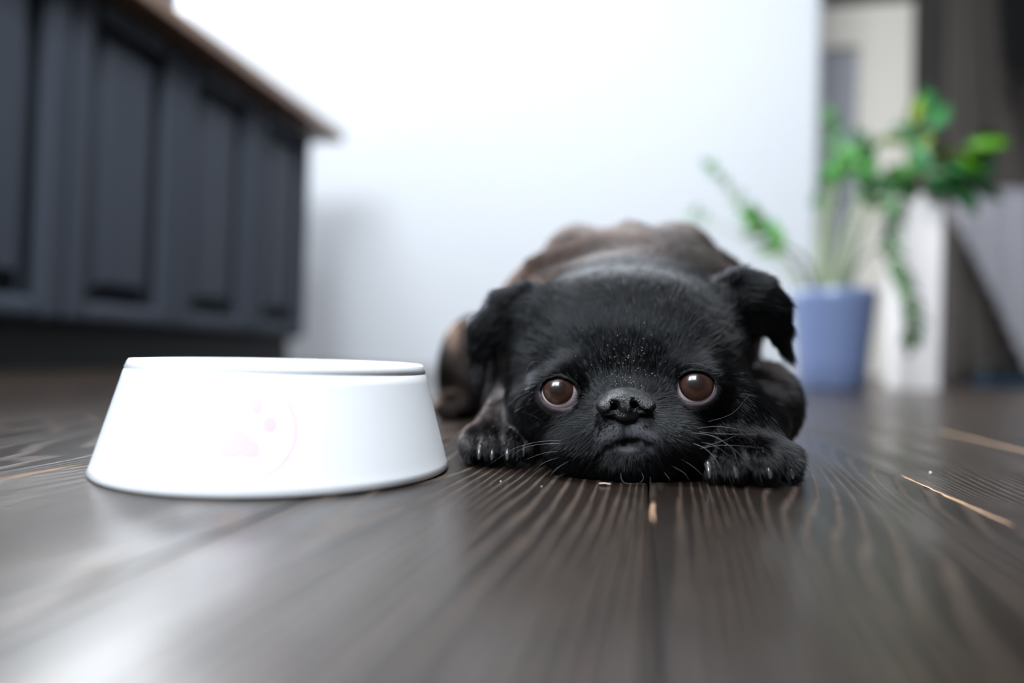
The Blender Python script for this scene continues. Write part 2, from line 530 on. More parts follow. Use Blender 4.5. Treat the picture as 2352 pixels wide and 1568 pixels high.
class Field:
    def __init__(s, us, vs, ws, base=.06):
        s.g = [a.astype(np.float32) for a in (us, vs, ws)]
        s.V = np.full((len(us), len(vs), len(ws)), base, np.float32)
    def sl(s, lo, hi):
        out = []
        for a, l, h in zip(s.g, lo, hi):
            i, j = np.searchsorted(a, l), np.searchsorted(a, h)
            out.append(slice(max(i-1, 0), min(j+1, len(a))))
        return tuple(out)
    def grids(s, q):
        return [s.g[0][q[0]][:, None, None], s.g[1][q[1]][None, :, None], s.g[2][q[2]][None, None, :]]
    def comb(s, q, d, k, op):
        a = s.V[q]
        if op == 'add':
            h = np.maximum(k-np.abs(a-d), 0)/k
            s.V[q] = np.minimum(a, d)-h*h*k*.25
        elif op == 'sub':
            d = -d
            h = np.maximum(k-np.abs(a-d), 0)/k
            s.V[q] = np.maximum(a, d)+h*h*k*.25
    def ell(s, c, r, k=.01, op='add', rot=None):
        c = np.asarray(c, float); r = np.asarray(r, float)
        m = r.max()+k+.012
        q = s.sl(c-m, c+m); g = s.grids(q)
        if 0 in [len(range(*x.indices(10**6))) for x in q] or s.V[q].size == 0: return
        x, y, z = g[0]-c[0], g[1]-c[1], g[2]-c[2]
        if rot is not None:
            R = np.array(Matrix.Rotation(rot[2], 3, 'Z') @ Matrix.Rotation(rot[1], 3, 'Y') @ Matrix.Rotation(rot[0], 3, 'X')).T
            x, y, z = [R[i, 0]*x+R[i, 1]*y+R[i, 2]*z for i in range(3)]
        k0 = np.sqrt((x/r[0])**2+(y/r[1])**2+(z/r[2])**2)
        k1 = np.sqrt((x/r[0]**2)**2+(y/r[1]**2)**2+(z/r[2]**2)**2)+1e-6
        s.comb(q, k0*(k0-1)/k1, k, op)
    def cap(s, a, ra, b, rb, k=.01, op='add'):
        a = np.asarray(a, float); b = np.asarray(b, float)
        m = max(ra, rb)+k+.012
        q = s.sl(np.minimum(a, b)-m, np.maximum(a, b)+m)
        if s.V[q].size == 0: return
        g = s.grids(q)
        ab = b-a; L2 = (ab**2).sum()
        p = [g[i]-a[i] for i in range(3)]
        t = np.clip((p[0]*ab[0]+p[1]*ab[1]+p[2]*ab[2])/L2, 0, 1)
        d = np.sqrt(sum((p[i]-t*ab[i])**2 for i in range(3)))-(ra+(rb-ra)*t)
        s.comb(q, d, k, op)
    def mesh(s, name):
        """naive surface nets"""
        V = s.V; nx, ny, nz = V.shape
        neg = V < 0
        c = np.zeros((nx-1, ny-1, nz-1), np.int8)
        for i in (0, 1):
            for j in (0, 1):
                for k in (0, 1):
                    c += neg[i:nx-1+i, j:ny-1+j, k:nz-1+k]
        I = np.argwhere((c > 0) & (c < 8))
        idx = np.full(c.shape, -1, np.int32); idx[tuple(I.T)] = np.arange(len(I))
        acc = np.zeros((len(I), 3)); cnt = np.zeros(len(I))
        cor = [(i, j, k) for i in (0, 1) for j in (0, 1) for k in (0, 1)]
        def P(o): return np.stack([s.g[a][I[:, a]+o[a]] for a in range(3)], 1).astype(float)
        def v(o): return V[I[:, 0]+o[0], I[:, 1]+o[1], I[:, 2]+o[2]].astype(float)
        for A in cor:
            for ax in range(3):
                if A[ax] == 0:
                    B = list(A); B[ax] = 1
                    va, vb = v(A), v(B)
                    m = (va < 0) != (vb < 0)
                    t = np.where(m, va/np.where(m, va-vb, 1), 0)[:, None]
                    acc += np.where(m[:, None], P(A)*(1-t)+P(B)*t, 0); cnt += m
        co = acc/cnt[:, None]
        faces = []
        for ax in range(3):
            b, cc = [(1, 2), (2, 0), (0, 1)][ax]
            sh = [slice(None)]*3; sh2 = [slice(None)]*3
            sh[ax] = slice(0, -1); sh2[ax] = slice(1, None)
            E = neg[tuple(sh)] != neg[tuple(sh2)]
            lo = neg[tuple(sh)]
            J = np.argwhere(E)
            ok = (J[:, b] > 0) & (J[:, cc] > 0) & (J[:, b] < V.shape[b]-1) & (J[:, cc] < V.shape[cc]-1)
            J = J[ok]
            fl = lo[tuple(J.T)]
            def at(db, dc):
                K = J.copy(); K[:, b] -= db; K[:, cc] -= dc
                return idx[tuple(K.T)]
            q = np.stack([at(1, 1), at(0, 1), at(0, 0), at(1, 0)], 1)
            q[~fl] = q[~fl][:, ::-1]
            faces.append(q)
        F = np.concatenate(faces)
        me = bpy.data.meshes.new(name)
        me.vertices.add(len(co)); me.vertices.foreach_set('co', co.ravel())
        me.loops.add(F.size); me.loops.foreach_set('vertex_index', F.ravel().astype(np.int32))
        me.polygons.add(len(F)); me.polygons.foreach_set('loop_start', np.arange(0, F.size, 4, dtype=np.int32))
        me.update(calc_edges=True)
        return me, co, F

def seq(*segs):
    out = []
    for a, b, st in segs: out.append(np.arange(a, b, st))
    return np.concatenate(out)
us = seq((-.097, -.045, .003), (-.045, .16, .0013), (.16, .275, .003))
vs = seq((.318, .40, .0011), (.40, .47, .002), (.47, .84, .0035))
ws = seq((-.006, .115, .0012), (.115, .215, .0028))
F = Field(us, vs, ws)
def E(px, py, v, rx, ry, rv, k=.012, op='add', rot=None):
    s_ = v/FPX
    F.ell(L3(px, py, v), (rx*s_, rv, ry*s_), k, op, rot)
def C(a, ra, b, rb, k=.01, op='add'):
    F.cap(L3(*a), ra, L3(*b), rb, k, op)
# --- trunk
E(1440, 730, .62, 265, 195, .13, .03)
E(1322, 640, .67, 88, 118, .085, .012)           # hips and spine seen over the shoulders
E(1541, 640, .67, 96, 122, .085, .012)
E(1427, 620, .66, 52, 102, .10, .010)
E(1250, 780, .60, 125, 150, .09, .03)
E(1610, 760, .58, 100, 145, .08, .03)
E(1090, 855, .69, 80, 128, .06, .02)              # left thigh
E(1655, 872, .66, 85, 118, .065, .02)
E(1440, 880, .62, 240, 100, .13, .03)
C((1100, 930, .68), .014, (1030, 935, .63), .011, .015)   # hind foot
E(1430, 568, .62, 150, 16, .035, .012)            # skin folds over the shoulders
E(1440, 612, .575, 232, 26, .03, .008)
E(1445, 668, .525, 240, 40, .035, .008)
E(1450, 740, .50, 235, 150, .06, .02)             # neck
# --- head
E(1452, 806, .440, 252, 150, .060, .015)
E(1450, 742, .450, 232, 96, .046, .03)
E(1448, 840, .412, 212, 110, .042, .018)          # brow
E(1440, 950, .396, 225, 112, .037, .018)          # face
E(1283, 905, .379, 62, 60, .017, .014)            # orbits
E(1600, 893, .377, 64, 60, .017, .014)
E(1440, 985, .366, 120, 80, .024, .012)           # muzzle
E(1384, 1008, .353, 62, 46, .0125, .006)          # upper lip pads
E(1496, 1006, .352, 64, 46, .0125, .006)
E(1322, 1030, .364, 70, 60, .020, .012)           # jowls
E(1556, 1024, .360, 72, 66, .020, .012)
E(1442, 1066, .357, 105, 40, .0175, .009)         # chin
E(1446, 1042, .350, 42, 18, .0088, .005)          # lower lip
E(1232, 955, .402, 62, 85, .030, .015)            # cheeks
E(1668, 948, .396, 72, 92, .033, .015)
E(1215, 852, .425, 44, 78, .024, .015)
E(1222, 740, .452, 72, 66, .028, .015)            # ear roots
E(1682, 712, .446, 72, 66, .028, .015)
E(1320, 850, .386, 48, 26, .010, .008)            # brows over the eyes
E(1560, 838, .384, 50, 26, .010, .008)
E(1188, 835, .475, 58, 120, .035, .02)
# --- fore limbs
C((1245, 790, .53), .032, (1190, 925, .465), .019, .015)
C((1190, 925, .465), .018, (1160, 1000, .410), .015, .01)
E(1150, 1012, .402, 82, 46, .022, .01)
for (px, py, v, rx, ry) in ((1090, 1032, .388, 25, 34), (1128, 1028, .384, 27, 38), (1176, 1026, .381, 27, 38), (1216, 1026, .387, 25, 34)):
    E(px, py, v, rx, ry, .013, .0035)
    C((px, py-10, v+.004), .0065, (px+2, py-24, v+.022), .006, .006)
E(1750, 930, .47, 62, 95, .045, .02)
C((1740, 935, .44), .020, (1716, 1010, .385), .017, .012)
E(1716, 1040, .368, 92, 52, .022, .01)
for (px, py, v, rx, ry) in ((1630, 1072, .352, 25, 35), (1678, 1068, .346, 29, 40), (1747, 1066, .346, 35, 42), (1800, 1068, .357, 25, 36)):
    E(px, py, v, rx, ry, .013, .0035)
    C((px, py-12, v+.004), .0065, (px+2, py-28, v+.022), .006, .006)
# --- ears: folded flaps with the outline of the photographed ones, 4 mm thick and bowed
def flap(poly, v, thick, bow, fold, k=.006):
    P = np.array([L3(x_, y_, v) for x_, y_ in poly])[:, [0, 2]]
    lo = np.array((P[:, 0].min()-.012, v-.03, P[:, 1].min()-.012)); hi = np.array((P[:, 0].max()+.012, v+.045, P[:, 1].max()+.012))
    q = F.sl(lo, hi); g = F.grids(q)
    x_, z_ = np.broadcast_arrays(g[0][:, 0, :], g[2][:, 0, :])
    d2 = np.full(x_.shape, 1e9); ins = np.zeros(x_.shape, bool)
    n = len(P)
    for i in range(n):
        a, b = P[i], P[(i+1) % n]
        e = b-a
        wx, wz = x_-a[0], z_-a[1]
        t = np.clip((wx*e[0]+wz*e[1])/(e@e), 0, 1)
        d2 = np.minimum(d2, (wx-t*e[0])**2+(wz-t*e[1])**2)
        cnd = ((a[1] <= z_) & (b[1] > z_)) | ((b[1] <= z_) & (a[1] > z_))
        xi_ = a[0]+(z_-a[1])/(e[1] if abs(e[1]) > 1e-9 else 1e-9)*e[0]
        ins ^= cnd & (x_ < xi_)
    d = np.where(ins, -np.sqrt(d2), np.sqrt(d2))
    v0 = v+bow(x_, z_)
    a = d[:, None, :]; b = np.abs(g[1]-v0[:, None, :])-thick
    rr = .0022
    a2, b2 = a+rr, b+rr
    sd = np.minimum(np.maximum(a2, b2), 0)+np.sqrt(np.maximum(a2, 0)**2+np.maximum(b2, 0)**2)-rr
    F.comb(q, sd.astype(np.float32), k, 'add')
el = [(1262, 676), (1200, 668), (1142, 690), (1098, 738), (1082, 790), (1084, 845), (1090, 880), (1098, 884), (1110, 862), (1120, 822), (1142, 786), (1190, 772), (1262, 760)]
er = [(1640, 648), (1700, 634), (1748, 652), (1785, 686), (1806, 728), (1812, 780), (1815, 822), (1812, 830), (1790, 812), (1768, 782), (1748, 765), (1712, 770), (1640, 760)]
pl0 = L3(1250, 700, .44); pl1 = L3(1090, 880, .44)
pr0 = L3(1650, 690, .43); pr1 = L3(1812, 830, .43)
def bowL(x_, z_):
    t = np.clip((pl0[0]-x_)/(pl0[0]-pl1[0]), 0, 1); s_ = np.clip((pl0[2]-z_)/(pl0[2]-pl1[2]), 0, 1)
    return -.010*np.sin(pi*np.clip(t*1.1, 0, 1))-.012*s_+.010*t
def bowR(x_, z_):
    t = np.clip((x_-pr0[0])/(pr1[0]-pr0[0]), 0, 1); s_ = np.clip((pr0[2]-z_)/(pr0[2]-pr1[2]), 0, 1)
    return -.010*np.sin(pi*np.clip(t*1.1, 0, 1))-.012*s_+.008*t
flap(el, .442, .0030, bowL, None)
flap(er, .430, .0030, bowR, None)
# rolled fold along the top of each ear
for pts, v in ((((1205, 680), (1150, 700), (1108, 745), (1096, 790)), .436), (((1695, 648), (1745, 668), (1780, 704), (1797, 752)), .424)):
    for (a, b) in zip(pts, pts[1:]):
        C((*a, v), .0044, (*b, v), .0040, .012)
# --- creases
def surf(px_, py_):
    """depth of the first surface met along the line of sight px,py"""
    for v_ in np.arange(.325, .60, .0006):
        p_ = L3(px_, py_, v_)
        ii = [min(max(int(np.searchsorted(F.g[a_], p_[a_])), 0), len(F.g[a_])-1) for a_ in range(3)]
        if F.V[ii[0], ii[1], ii[2]] < 0: return float(v_)
    return .35
def CS(path, r0_, r1_, k, d=.0002):
    q_ = [(x_, y_, surf(x_, y_)+d) for x_, y_ in path]
    n_ = len(q_)-1
    for i_ in range(n_):
        C(q_[i_], r0_+(r1_-r0_)*i_/n_, q_[i_+1], r0_+(r1_-r0_)*(i_+1)/n_, k, 'sub')
CS([(1438, 968), (1439, 985), (1440, 1003), (1441, 1019)], .0011, .0016, .0016)      # philtrum
CS([(1441, 1019), (1418, 1022), (1396, 1034), (1382, 1052), (1368, 1072)], .0012, .0012, .0022)   # mouth
CS([(1441, 1019), (1468, 1016), (1492, 1026), (1514, 1044), (1530, 1070)], .0012, .0012, .0022)
CS([(1404, 974), (1420, 970), (1434, 972)], .0007, .0007, .0008)                     # crease under the nose leather
CS([(1444, 972), (1458, 970), (1474, 974)], .0007, .0007, .0008)
C((1345, 960, .364), .0025, (1290, 1000, .366), .002, .006, 'sub')
C((1530, 955, .362), .0025, (1600, 990, .364), .002, .006, 'sub')
C((1385, 872, .378), .004, (1495, 868, .377), .004, .008, 'sub')
# --- eyes: lids, then the openings cut into them
EYES = [dict(c=(1285, 902), v=.3735, r=.0123, ax=(43, 34), tilt=.22), dict(c=(1597, 889), v=.3715, r=.0125, ax=(45, 35), tilt=-.10)]
for e in EYES:
    c = L3(*e['c'], e['v']); e['p'] = c
    F.ell(c, (e['r']+.0024,)*3, .0045)
for e in EYES:
    c = e['p']
    # elliptical opening, seen from the front
    q = F.sl(c+(-.02, -.03, -.02), c+(.02, .004, .02)); g = F.grids(q)
    s_ = .362/FPX
    # follow the line of sight so that the opening stays centred on the ball
    sc = g[1]/c[1]
    x_, z_ = g[0]-c[0]*sc, (g[2]-CAMH)-(c[2]-CAMH)*sc
    ct, st = cos(e['tilt']), sin(e['tilt'])
    X_, Z_ = x_*ct-z_*st, x_*st+z_*ct
    a_, b_ = e['ax'][0]*s_, e['ax'][1]*s_
    d = (np.sqrt((X_/a_)**2+(Z_/b_)**2)-1)*min(a_, b_)
    d = np.maximum(d, g[1]-(c[1]+.001))
    F.comb(q, d.astype(np.float32), .0012, 'sub')
# floor plane under the body
F.V = np.maximum(F.V, (.0008-F.g[2])[None, None, :])
me, co, FQ = F.mesh('body')
print('dog verts', len(co))
V0 = F.V
# per-vertex normals from the faces
P4 = co[FQ]
fn = np.cross(P4[:, 2]-P4[:, 0], P4[:, 3]-P4[:, 1])
fa = np.linalg.norm(fn, axis=1)
vn = np.zeros_like(co)
for k in range(4): np.add.at(vn, FQ[:, k], fn)
vn /= np.linalg.norm(vn, axis=1)[:, None]+1e-12
px, py = to_px(co)
def elm(cx, cy, a, b, x_=None, y_=None, soft=.25):
    """1 inside the ellipse, fading to 0 outside"""
    x_ = px if x_ is None else x_; y_ = py if y_ is None else y_
    r = np.sqrt(((x_-cx)/a)**2+((y_-cy)/b)**2)
    return np.clip((1+soft-r)/(2*soft), 0, 1)
front = co[:, 1] < .40
# pigment of the skin: 0 black, 1 pinkish lid rim / grey lip leather; narrow lower-lip ellipse paints a highlight
lid = np.zeros(len(co)); lipg = np.zeros(len(co))
for e in EYES:
    cx, cy = e['c']
    lid = np.maximum(lid, elm(cx, cy+3, e['ax'][0]*1.09, e['ax'][1]*1.13, soft=.05)*(py > cy-2)*front)
    lipg = np.maximum(lipg, .25*elm(cx, cy+8, e['ax'][0]*1.35, e['ax'][1]*1.55, soft=.1)*(py > cy-6)*front)
for (cx, cy, a, b, s_) in ((1412, 990, 26, 17, 1), (1396, 1006, 26, 18, 1), (1380, 1026, 20, 16, .8), (1464, 988, 26, 17, 1), (1486, 1002, 28, 17, 1), (1508, 1024, 22, 17, .7), (1445, 1031, 21, 6, 1.3), (1444, 1040, 24, 7, .2), (1340, 1040, 36, 20, .15), (1545, 1030, 36, 24, .15)):
    lipg = np.maximum(lipg, s_*elm(cx, cy, a, b, soft=.35)*front*(co[:, 1] < .36))
col = np.zeros((len(co), 4), np.float32); col[:, 3] = 1
col[:, 0], col[:, 1] = lid, lipg
# brown coat away from the head
def brownness(P):
    """0 on the black head and ears, 1 on the brindle trunk"""
    x_, y_ = to_px(P)
    b = np.maximum(np.clip((P[:, 1]-.458)/.02, 0, 1)*(y_ < 660)*(x_ > 1200)*(x_ < 1650), ((P[:, 1] > .452) & (y_ > 775))*.45*(P[:, 1] < .55))
    b = np.maximum(b, np.clip((P[:, 1]-.478)/.02, 0, 1)*np.where((x_ < 1262) & (x_ > 1130) & (y_ > 775) & (P[:, 1] < .57), .45, 1))
    b = np.maximum(b, .45*((P[:, 1] > .415) & (y_ > 790) & (x_ < 1250) & ~((x_ < 1138) & (P[:, 1] < .456))))
    legs = (P[:, 1] > .36) & (y_ > 905) & ((x_ < 1262) | (x_ > 1690)) & (P[:, 1] > .395) | (x_ > 1725) & (y_ > 845) & (P[:, 1] > .40)
    paws = ((x_ < 1250) | (x_ > 1600)) & (y_ > 965) & (P[:, 1] > .336)
    return np.maximum(b, np.maximum(.45*legs, .25*paws))
col[:, 2] = brownness(co)
ca = me.color_attributes.new('pigment', 'FLOAT_COLOR', 'POINT'); ca.data.foreach_set('color', col.ravel())
m_skin = mat('dark_dog_skin', (.0018, .0018, .002), .5)
nt, b, N, Lk = nodes(m_skin)
b.inputs['Specular IOR Level'].default_value = .18
at = N('ShaderNodeAttribute'); at.attribute_name = 'pigment'
sp = N('ShaderNodeSeparateColor'); Lk(at.outputs['Color'], sp.inputs[0])
def mixc(fac, a_sock, colr):
    mx = N('ShaderNodeMix'); mx.data_type = 'RGBA'
    Lk(fac, mx.inputs[0])
    if a_sock is None: mx.inputs[6].default_value = (.0018, .0018, .002, 1)
    else: Lk(a_sock, mx.inputs[6])
    mx.inputs[7].default_value = (*colr, 1)
    return mx.outputs[2]
c1 = mixc(sp.outputs[2], None, (.012, .006, .0035))
c2 = mixc(sp.outputs[1], c1, (.046, .044, .049))
c3 = mixc(sp.outputs[0], c2, (.065, .043, .045))
Lk(c3, b.inputs['Base Color'])
tc = N('ShaderNodeTexCoord'); vo = N('ShaderNodeTexVoronoi'); vo.inputs['Scale'].default_value = 2400
Lk(tc.outputs['Object'], vo.inputs['Vector'])
bp = N('ShaderNodeBump'); bp.inputs['Strength'].default_value = .6; bp.inputs['Distance'].default_value = .00025
Lk(vo.outputs['Distance'], bp.inputs['Height']); Lk(bp.outputs[0], b.inputs['Normal'])
me.vertices.foreach_set('co', (co-DB).ravel())
body = obj('body', me, m_skin, dog, smooth=True)

# ------------------------------------------------------------------ fur: strands rooted on the body mesh
def sinnoise(P, f, seed):
    r_ = np.random.default_rng(seed); out = np.zeros(len(P))
    for _ in range(5):
        k = r_.normal(size=3); k /= np.linalg.norm(k)
        out += np.sin(P@k*f*r_.uniform(.7, 1.5)+r_.uniform(0, 6.28))
    return out/5
fc = P4.mean(1)
fpx, fpy = to_px(fc)
fnn = fn/(fa[:, None]+1e-15)
# strands per square metre, by region
headf = (fc[:, 1] < .49)
dens = np.where(fc[:, 1] < .42, 9.0e6, np.where(headf, 5.0e6, 2.0e6))
dens = np.where((fc[:, 1] > .40) & (fpy > 900), 4.0e6, dens)
dens = np.where((fpx < 1262) & (fpx > 1120) & (fpy > 785) & (fc[:, 1] > .413) & (fc[:, 1] < .60) & ~((fpx < 1138) & (fc[:, 1] < .456)), dens*.12, dens)
bare = np.zeros(len(fc), bool)
ffront = fc[:, 1] < .40
for e in EYES:
    cx, cy = e['c']
    r_ = np.sqrt(((fpx-cx)/(e['ax'][0]*1.22))**2+((fpy-cy-4)/(e['ax'][1]*1.30))**2)
    bare |= (r_ < 1) & ffront
bare |= (np.sqrt(((fpx-1438)/67)**2+((fpy-932)/38)**2) < 1) & (fc[:, 1] < .362)
bare |= (np.sqrt(((fpx-1444)/30)**2+((fpy-1032)/10)**2) < 1) & (fc[:, 1] < .36)
dens[bare] = 0
lipf = np.maximum.reduce([elm(*q_, fpx, fpy) for q_ in ((1412, 990, 28, 19), (1396, 1006, 28, 20), (1380, 1026, 22, 16), (1464, 988, 28, 19), (1486, 1002, 30, 19), (1508, 1024, 24, 18), (1438, 980, 36, 18), (1438, 1010, 14, 14))])*(fc[:, 1] < .36)
dens = dens*(1-.80*lipf)
dens[fnn[:, 2] < -.75] *= .1
dens[(fc[:, 2] < .002)] = 0
expn = dens*fa*.5
cnt = np.floor(expn+rng.random(len(expn))).astype(int)
fi = np.repeat(np.arange(len(fc)), cnt)
CH = 4                                              # strands grow in small tufts of four
fi = fi[rng.random(len(fi)) < 1/CH]
n = len(fi)
uu, vv = rng.random(n), rng.random(n)
Q = P4[fi]
root = (Q[:, 0]*(1-uu)[:, None]+Q[:, 1]*uu[:, None])*(1-vv)[:, None]+(Q[:, 3]*(1-uu)[:, None]+Q[:, 2]*uu[:, None])*vv[:, None]
nv = (vn[FQ[fi, 0]]*(1-uu)[:, None]+vn[FQ[fi, 1]]*uu[:, None])*(1-vv)[:, None]+(vn[FQ[fi, 3]]*(1-uu)[:, None]+vn[FQ[fi, 2]]*uu[:, None])*vv[:, None]
nv /= np.linalg.norm(nv, axis=1)[:, None]+1e-9
rx, ry = to_px(root)
# --- growth direction: anchors (pixel, depth) -> direction (right, away, up), blended by distance
NO = L3(1438, 905, .350)
radial = root-NO
radial[:, 1] *= .35
radial /= np.linalg.norm(radial, axis=1)[:, None]+1e-9
flow = radial.copy()
AN = [  # px,py,v, direction, reach
 ((1438, 860, .372), (0, .3, 1), .016), ((1445, 760, .385), (0, .3, 1), .022), ((1448, 690, .40), (0, .7, .7), .020), ((1450, 660, .42), (0, 1, .6), .030),
 ((1310, 690, .415), (-.35, .75, .55), .028), ((1590, 680, .415), (.35, .75, .5), .028), ((1310, 770, .39), (-.55, .3, .9), .018), ((1580, 760, .39), (.6, .3, .8), .018),
 ((1250, 790, .40), (-1, .4, .4), .020), ((1660, 780, .40), (1, .4, .35), .020),
 ((1283, 850, .365), (-.8, .1, .45), .010), ((1600, 838, .365), (.85, .1, .25), .010), ((1660, 860, .375), (.7, .3, -.5), .010), ((1222, 880, .38), (-.7, .4, -.5), .010),
 ((1230, 960, .38), (-.7, .5, -.6), .016), ((1660, 960, .375), (.8, .5, -.4), .016),
 ((1320, 960, .365), (-.8, .2, -.55), .010), ((1550, 955, .362), (.8, .2, -.45), .010),
 ((1330, 1030, .355), (-.75, .2, -.65), .012), ((1560, 1025, .352), (.8, .2, -.55), .012),
 ((1390, 1005, .345), (-.7, .1, -.7), .007), ((1490, 1003, .345), (.7, .1, -.7), .007),
 ((1400, 1070, .345), (-.3, 0, -1), .010), ((1445, 1080, .343), (0, -.05, -1), .010), ((1495, 1070, .343), (.3, 0, -1), .010),
 ((1300, 1075, .36), (-.7, .1, -.6), .010), ((1580, 1075, .355), (.6, .1, -.7), .010),
 ((1200, 700, .44), (-1, .2, -.1), .020), ((1110, 740, .435), (-.8, .1, -.8), .020), ((1090, 840, .43), (-.1, 0, -1), .020), ((1150, 760, .43), (-.7, .1, -.6), .016),
 ((1690, 680, .43), (1, .2, .0), .020), ((1780, 710, .42), (.8, .1, -.6), .018), ((1800, 790, .42), (.15, 0, -1), .020), ((1740, 720, .42), (.9, .1, -.35), .016),
 ((1150, 1000, .39), (0, -.8, -.6), .020), ((1150, 1050, .38), (0, -.4, -1), .012), ((1715, 1010, .36), (0, -.7, -.6), .020), ((1700, 1070, .342), (0, -.2, -1), .012), ((1810, 1060, .36), (.7, -.2, -.7), .010), ((1760, 1030, .355), (.45, -.4, -.7), .012),
 ((1165, 930, .44), (-.1, .05, -1), .040), ((1190, 860, .47), (-.1, .05, -1), .040), ((1750, 930, .44), (.1, .05, -1), .030),
 ((1440, 560, .60), (0, 1, .1), .06), ((1250, 700, .58), (-.4, .8, -.5), .05), ((1650, 680, .56), (.4, .8, -.5), .05), ((1080, 850, .66), (-.2, .2, -1), .05), ((1450, 520, .68), (0, 1, -.1), .05)]
wsum = np.full(n, .12)
acc = flow*.12
for (a, d, rad) in AN:
    p = L3(*a); d = np.array(d, float); d /= np.linalg.norm(d)
    w_ = np.exp(-((root-p)**2).sum(1)/(2*(rad*.85)**2))
    acc += w_[:, None]*d; wsum += w_
flow = acc
flow -= (flow*nv).sum(1)[:, None]*nv
flow += rng.normal(scale=.065, size=(n, 3))*np.linalg.norm(flow, axis=1)[:, None]
# tufts: slow sideways wander of the direction
side = np.cross(nv, flow)
flow += side*(.15*sinnoise(root, 420, 3)+.11*sinnoise(root, 1100, 4))[:, None]
flow /= np.linalg.norm(flow, axis=1)[:, None]+1e-9
# --- length
LN = [((1438, 875, .372), .0030, .012), ((1445, 800, .385), .0050, .020), ((1450, 700, .40), .0085, .03), ((1450, 640, .44), .010, .03), ((1250, 740, .42), .0085, .03), ((1650, 730, .42), .0085, .03),
 ((1230, 900, .38), .006, .012), ((1680, 900, .38), .007, .014), ((1280, 850, .365), .0040, .008), ((1600, 840, .365), .0055, .008), ((1640, 850, .368), .0085, .006), ((1340, 950, .362), .0045, .010), ((1540, 945, .360), .0045, .010),
 ((1320, 1040, .355), .0062, .012), ((1565, 1035, .352), .0065, .012), ((1390, 1000, .345), .0016, .008), ((1490, 1000, .345), .0016, .008), ((1438, 985, .345), .0014, .006), ((1444, 1030, .34), .0014, .005),
 ((1445, 1078, .343), .0070, .010), ((1380, 1085, .347), .0058, .010), ((1510, 1085, .345), .0058, .010), ((1100, 800, .43), .0070, .02), ((1800, 760, .42), .0075, .02), ((1700, 660, .43), .009, .02),
 ((1150, 1030, .385), .0045, .016), ((1720, 1050, .350), .0055, .012), ((1800, 1050, .36), .0075, .010), ((1440, 600, .60), .0080, .08)]
ls = np.full(n, 1e-4); la = ls*.007
for (a, l_, rad) in LN:
    w_ = np.exp(-((root-L3(*a))**2).sum(1)/(2*rad**2)); la += w_*l_; ls += w_
ln = la/ls*rng.uniform(.65, 1.2, n)*(1+.25*sinnoise(root, 700, 9))
lift0 = rng.uniform(.30, .62, n)
lift0 = np.where(ry > 1040, lift0*.8, lift0)
lift0 *= 1-.5*np.exp(-(((rx-1450)/280)**2+((ry-700)/50)**2))*(root[:, 1] < .47)
lift0 *= 1-.35*np.exp(-(((rx-1438)/110)**2+((ry-850)/60)**2))*(root[:, 1] < .41)
NG = n
def rep(a): return np.repeat(a, CH, axis=0)
tuft_tip = rng.normal(scale=.08, size=(n, 3))
tuft_shade = np.exp(rng.normal(scale=.5, size=n))
t1 = flow; t2 = np.cross(nv, flow)
offr = rng.normal(scale=.00020, size=(n*CH, 2))*(1+1.2*(rep(root)[:, 1] > .46))[:, None]
nv, flow, lift0, ln, rx, ry, tuft_tip, tuft_shade, t1, t2 = [rep(a) for a in (nv, flow, lift0, ln, rx, ry, tuft_tip, tuft_shade, t1, t2)]
groot = rep(root)
root = groot+t1*offr[:, :1]+t2*offr[:, 1:]
n = len(root)
ln = ln*rng.uniform(.75, 1.1, n)
K = 6
s_ = np.linspace(0, 1, K)
pts = np.zeros((n, K, 3)); pts[:, 0] = root-nv*.0003
cur = pts[:, 0].copy()
gv = rng.normal(scale=.05, size=(n, 3))+tuft_tip
conv = groot-root
for k in range(1, K):
    lf = lift0*(1-.8*s_[k])
    d = flow*np.cos(lf)[:, None]+nv*np.sin(lf)[:, None]+gv*s_[k]
    cur = cur+d*(ln/(K-1))[:, None]
    pts[:, k] = cur+conv*(.75*s_[k]**1.3)
pts[..., 2] = np.maximum(pts[..., 2], .0006)
# keep strands off the eyeballs
for e in EYES:
    c = e['p']; dd = pts-c; r_ = np.linalg.norm(dd, axis=2)
    lim = e['r']+.0006
    m_ = r_ < lim
    pts = np.where(m_[..., None], c+dd/np.maximum(r_, 1e-6)[..., None]*lim, pts)
rad = np.where(root[:, 1] < .49, .000045, .00010)*rng.uniform(.7, 1.3, n)
br = brownness(root)
stripe = sinnoise(root*np.array((1, 1.6, 1.0)), 170, 21)
tone = np.clip(br*(.5+.75*stripe), 0, 1)
blackc = np.array((.0012, .0012, .0015)); brownc = np.array((.0120, .0050, .0023)); darkb = np.array((.0032, .0024, .0022))
colr = blackc[None]*(1-br[:, None])+br[:, None]*(darkb[None]*(1-tone[:, None])+brownc[None]*tone[:, None])
colr *= (rng.uniform(.8, 1.3, n)*tuft_shade)[:, None]
greyh = (rng.random(n) < .07)[:, None]
colr = np.where(greyh & (root[:, 1] < .46)[:, None], colr+np.array((.016, .016, .018))*rng.random((n, 1))**2, colr)
print('strands', n)
cu = bpy.data.hair_curves.new('fur')
cu.add_curves([K]*n)
cu.attributes['position'].data.foreach_set('vector', (pts-DB).reshape(-1).astype(np.float32))
ra = cu.attributes.get('radius') or cu.attributes.new('radius', 'FLOAT', 'POINT')
ra.data.foreach_set('value', (rad[:, None]*np.array((1, 1, .92, .78, .5, .12))[None]).reshape(-1).astype(np.float32))
ct = cu.attributes.new('coat', 'FLOAT_COLOR', 'CURVE')
c4 = np.ones((n, 4), np.float32); c4[:, :3] = colr
ct.data.foreach_set('color', c4.reshape(-1))
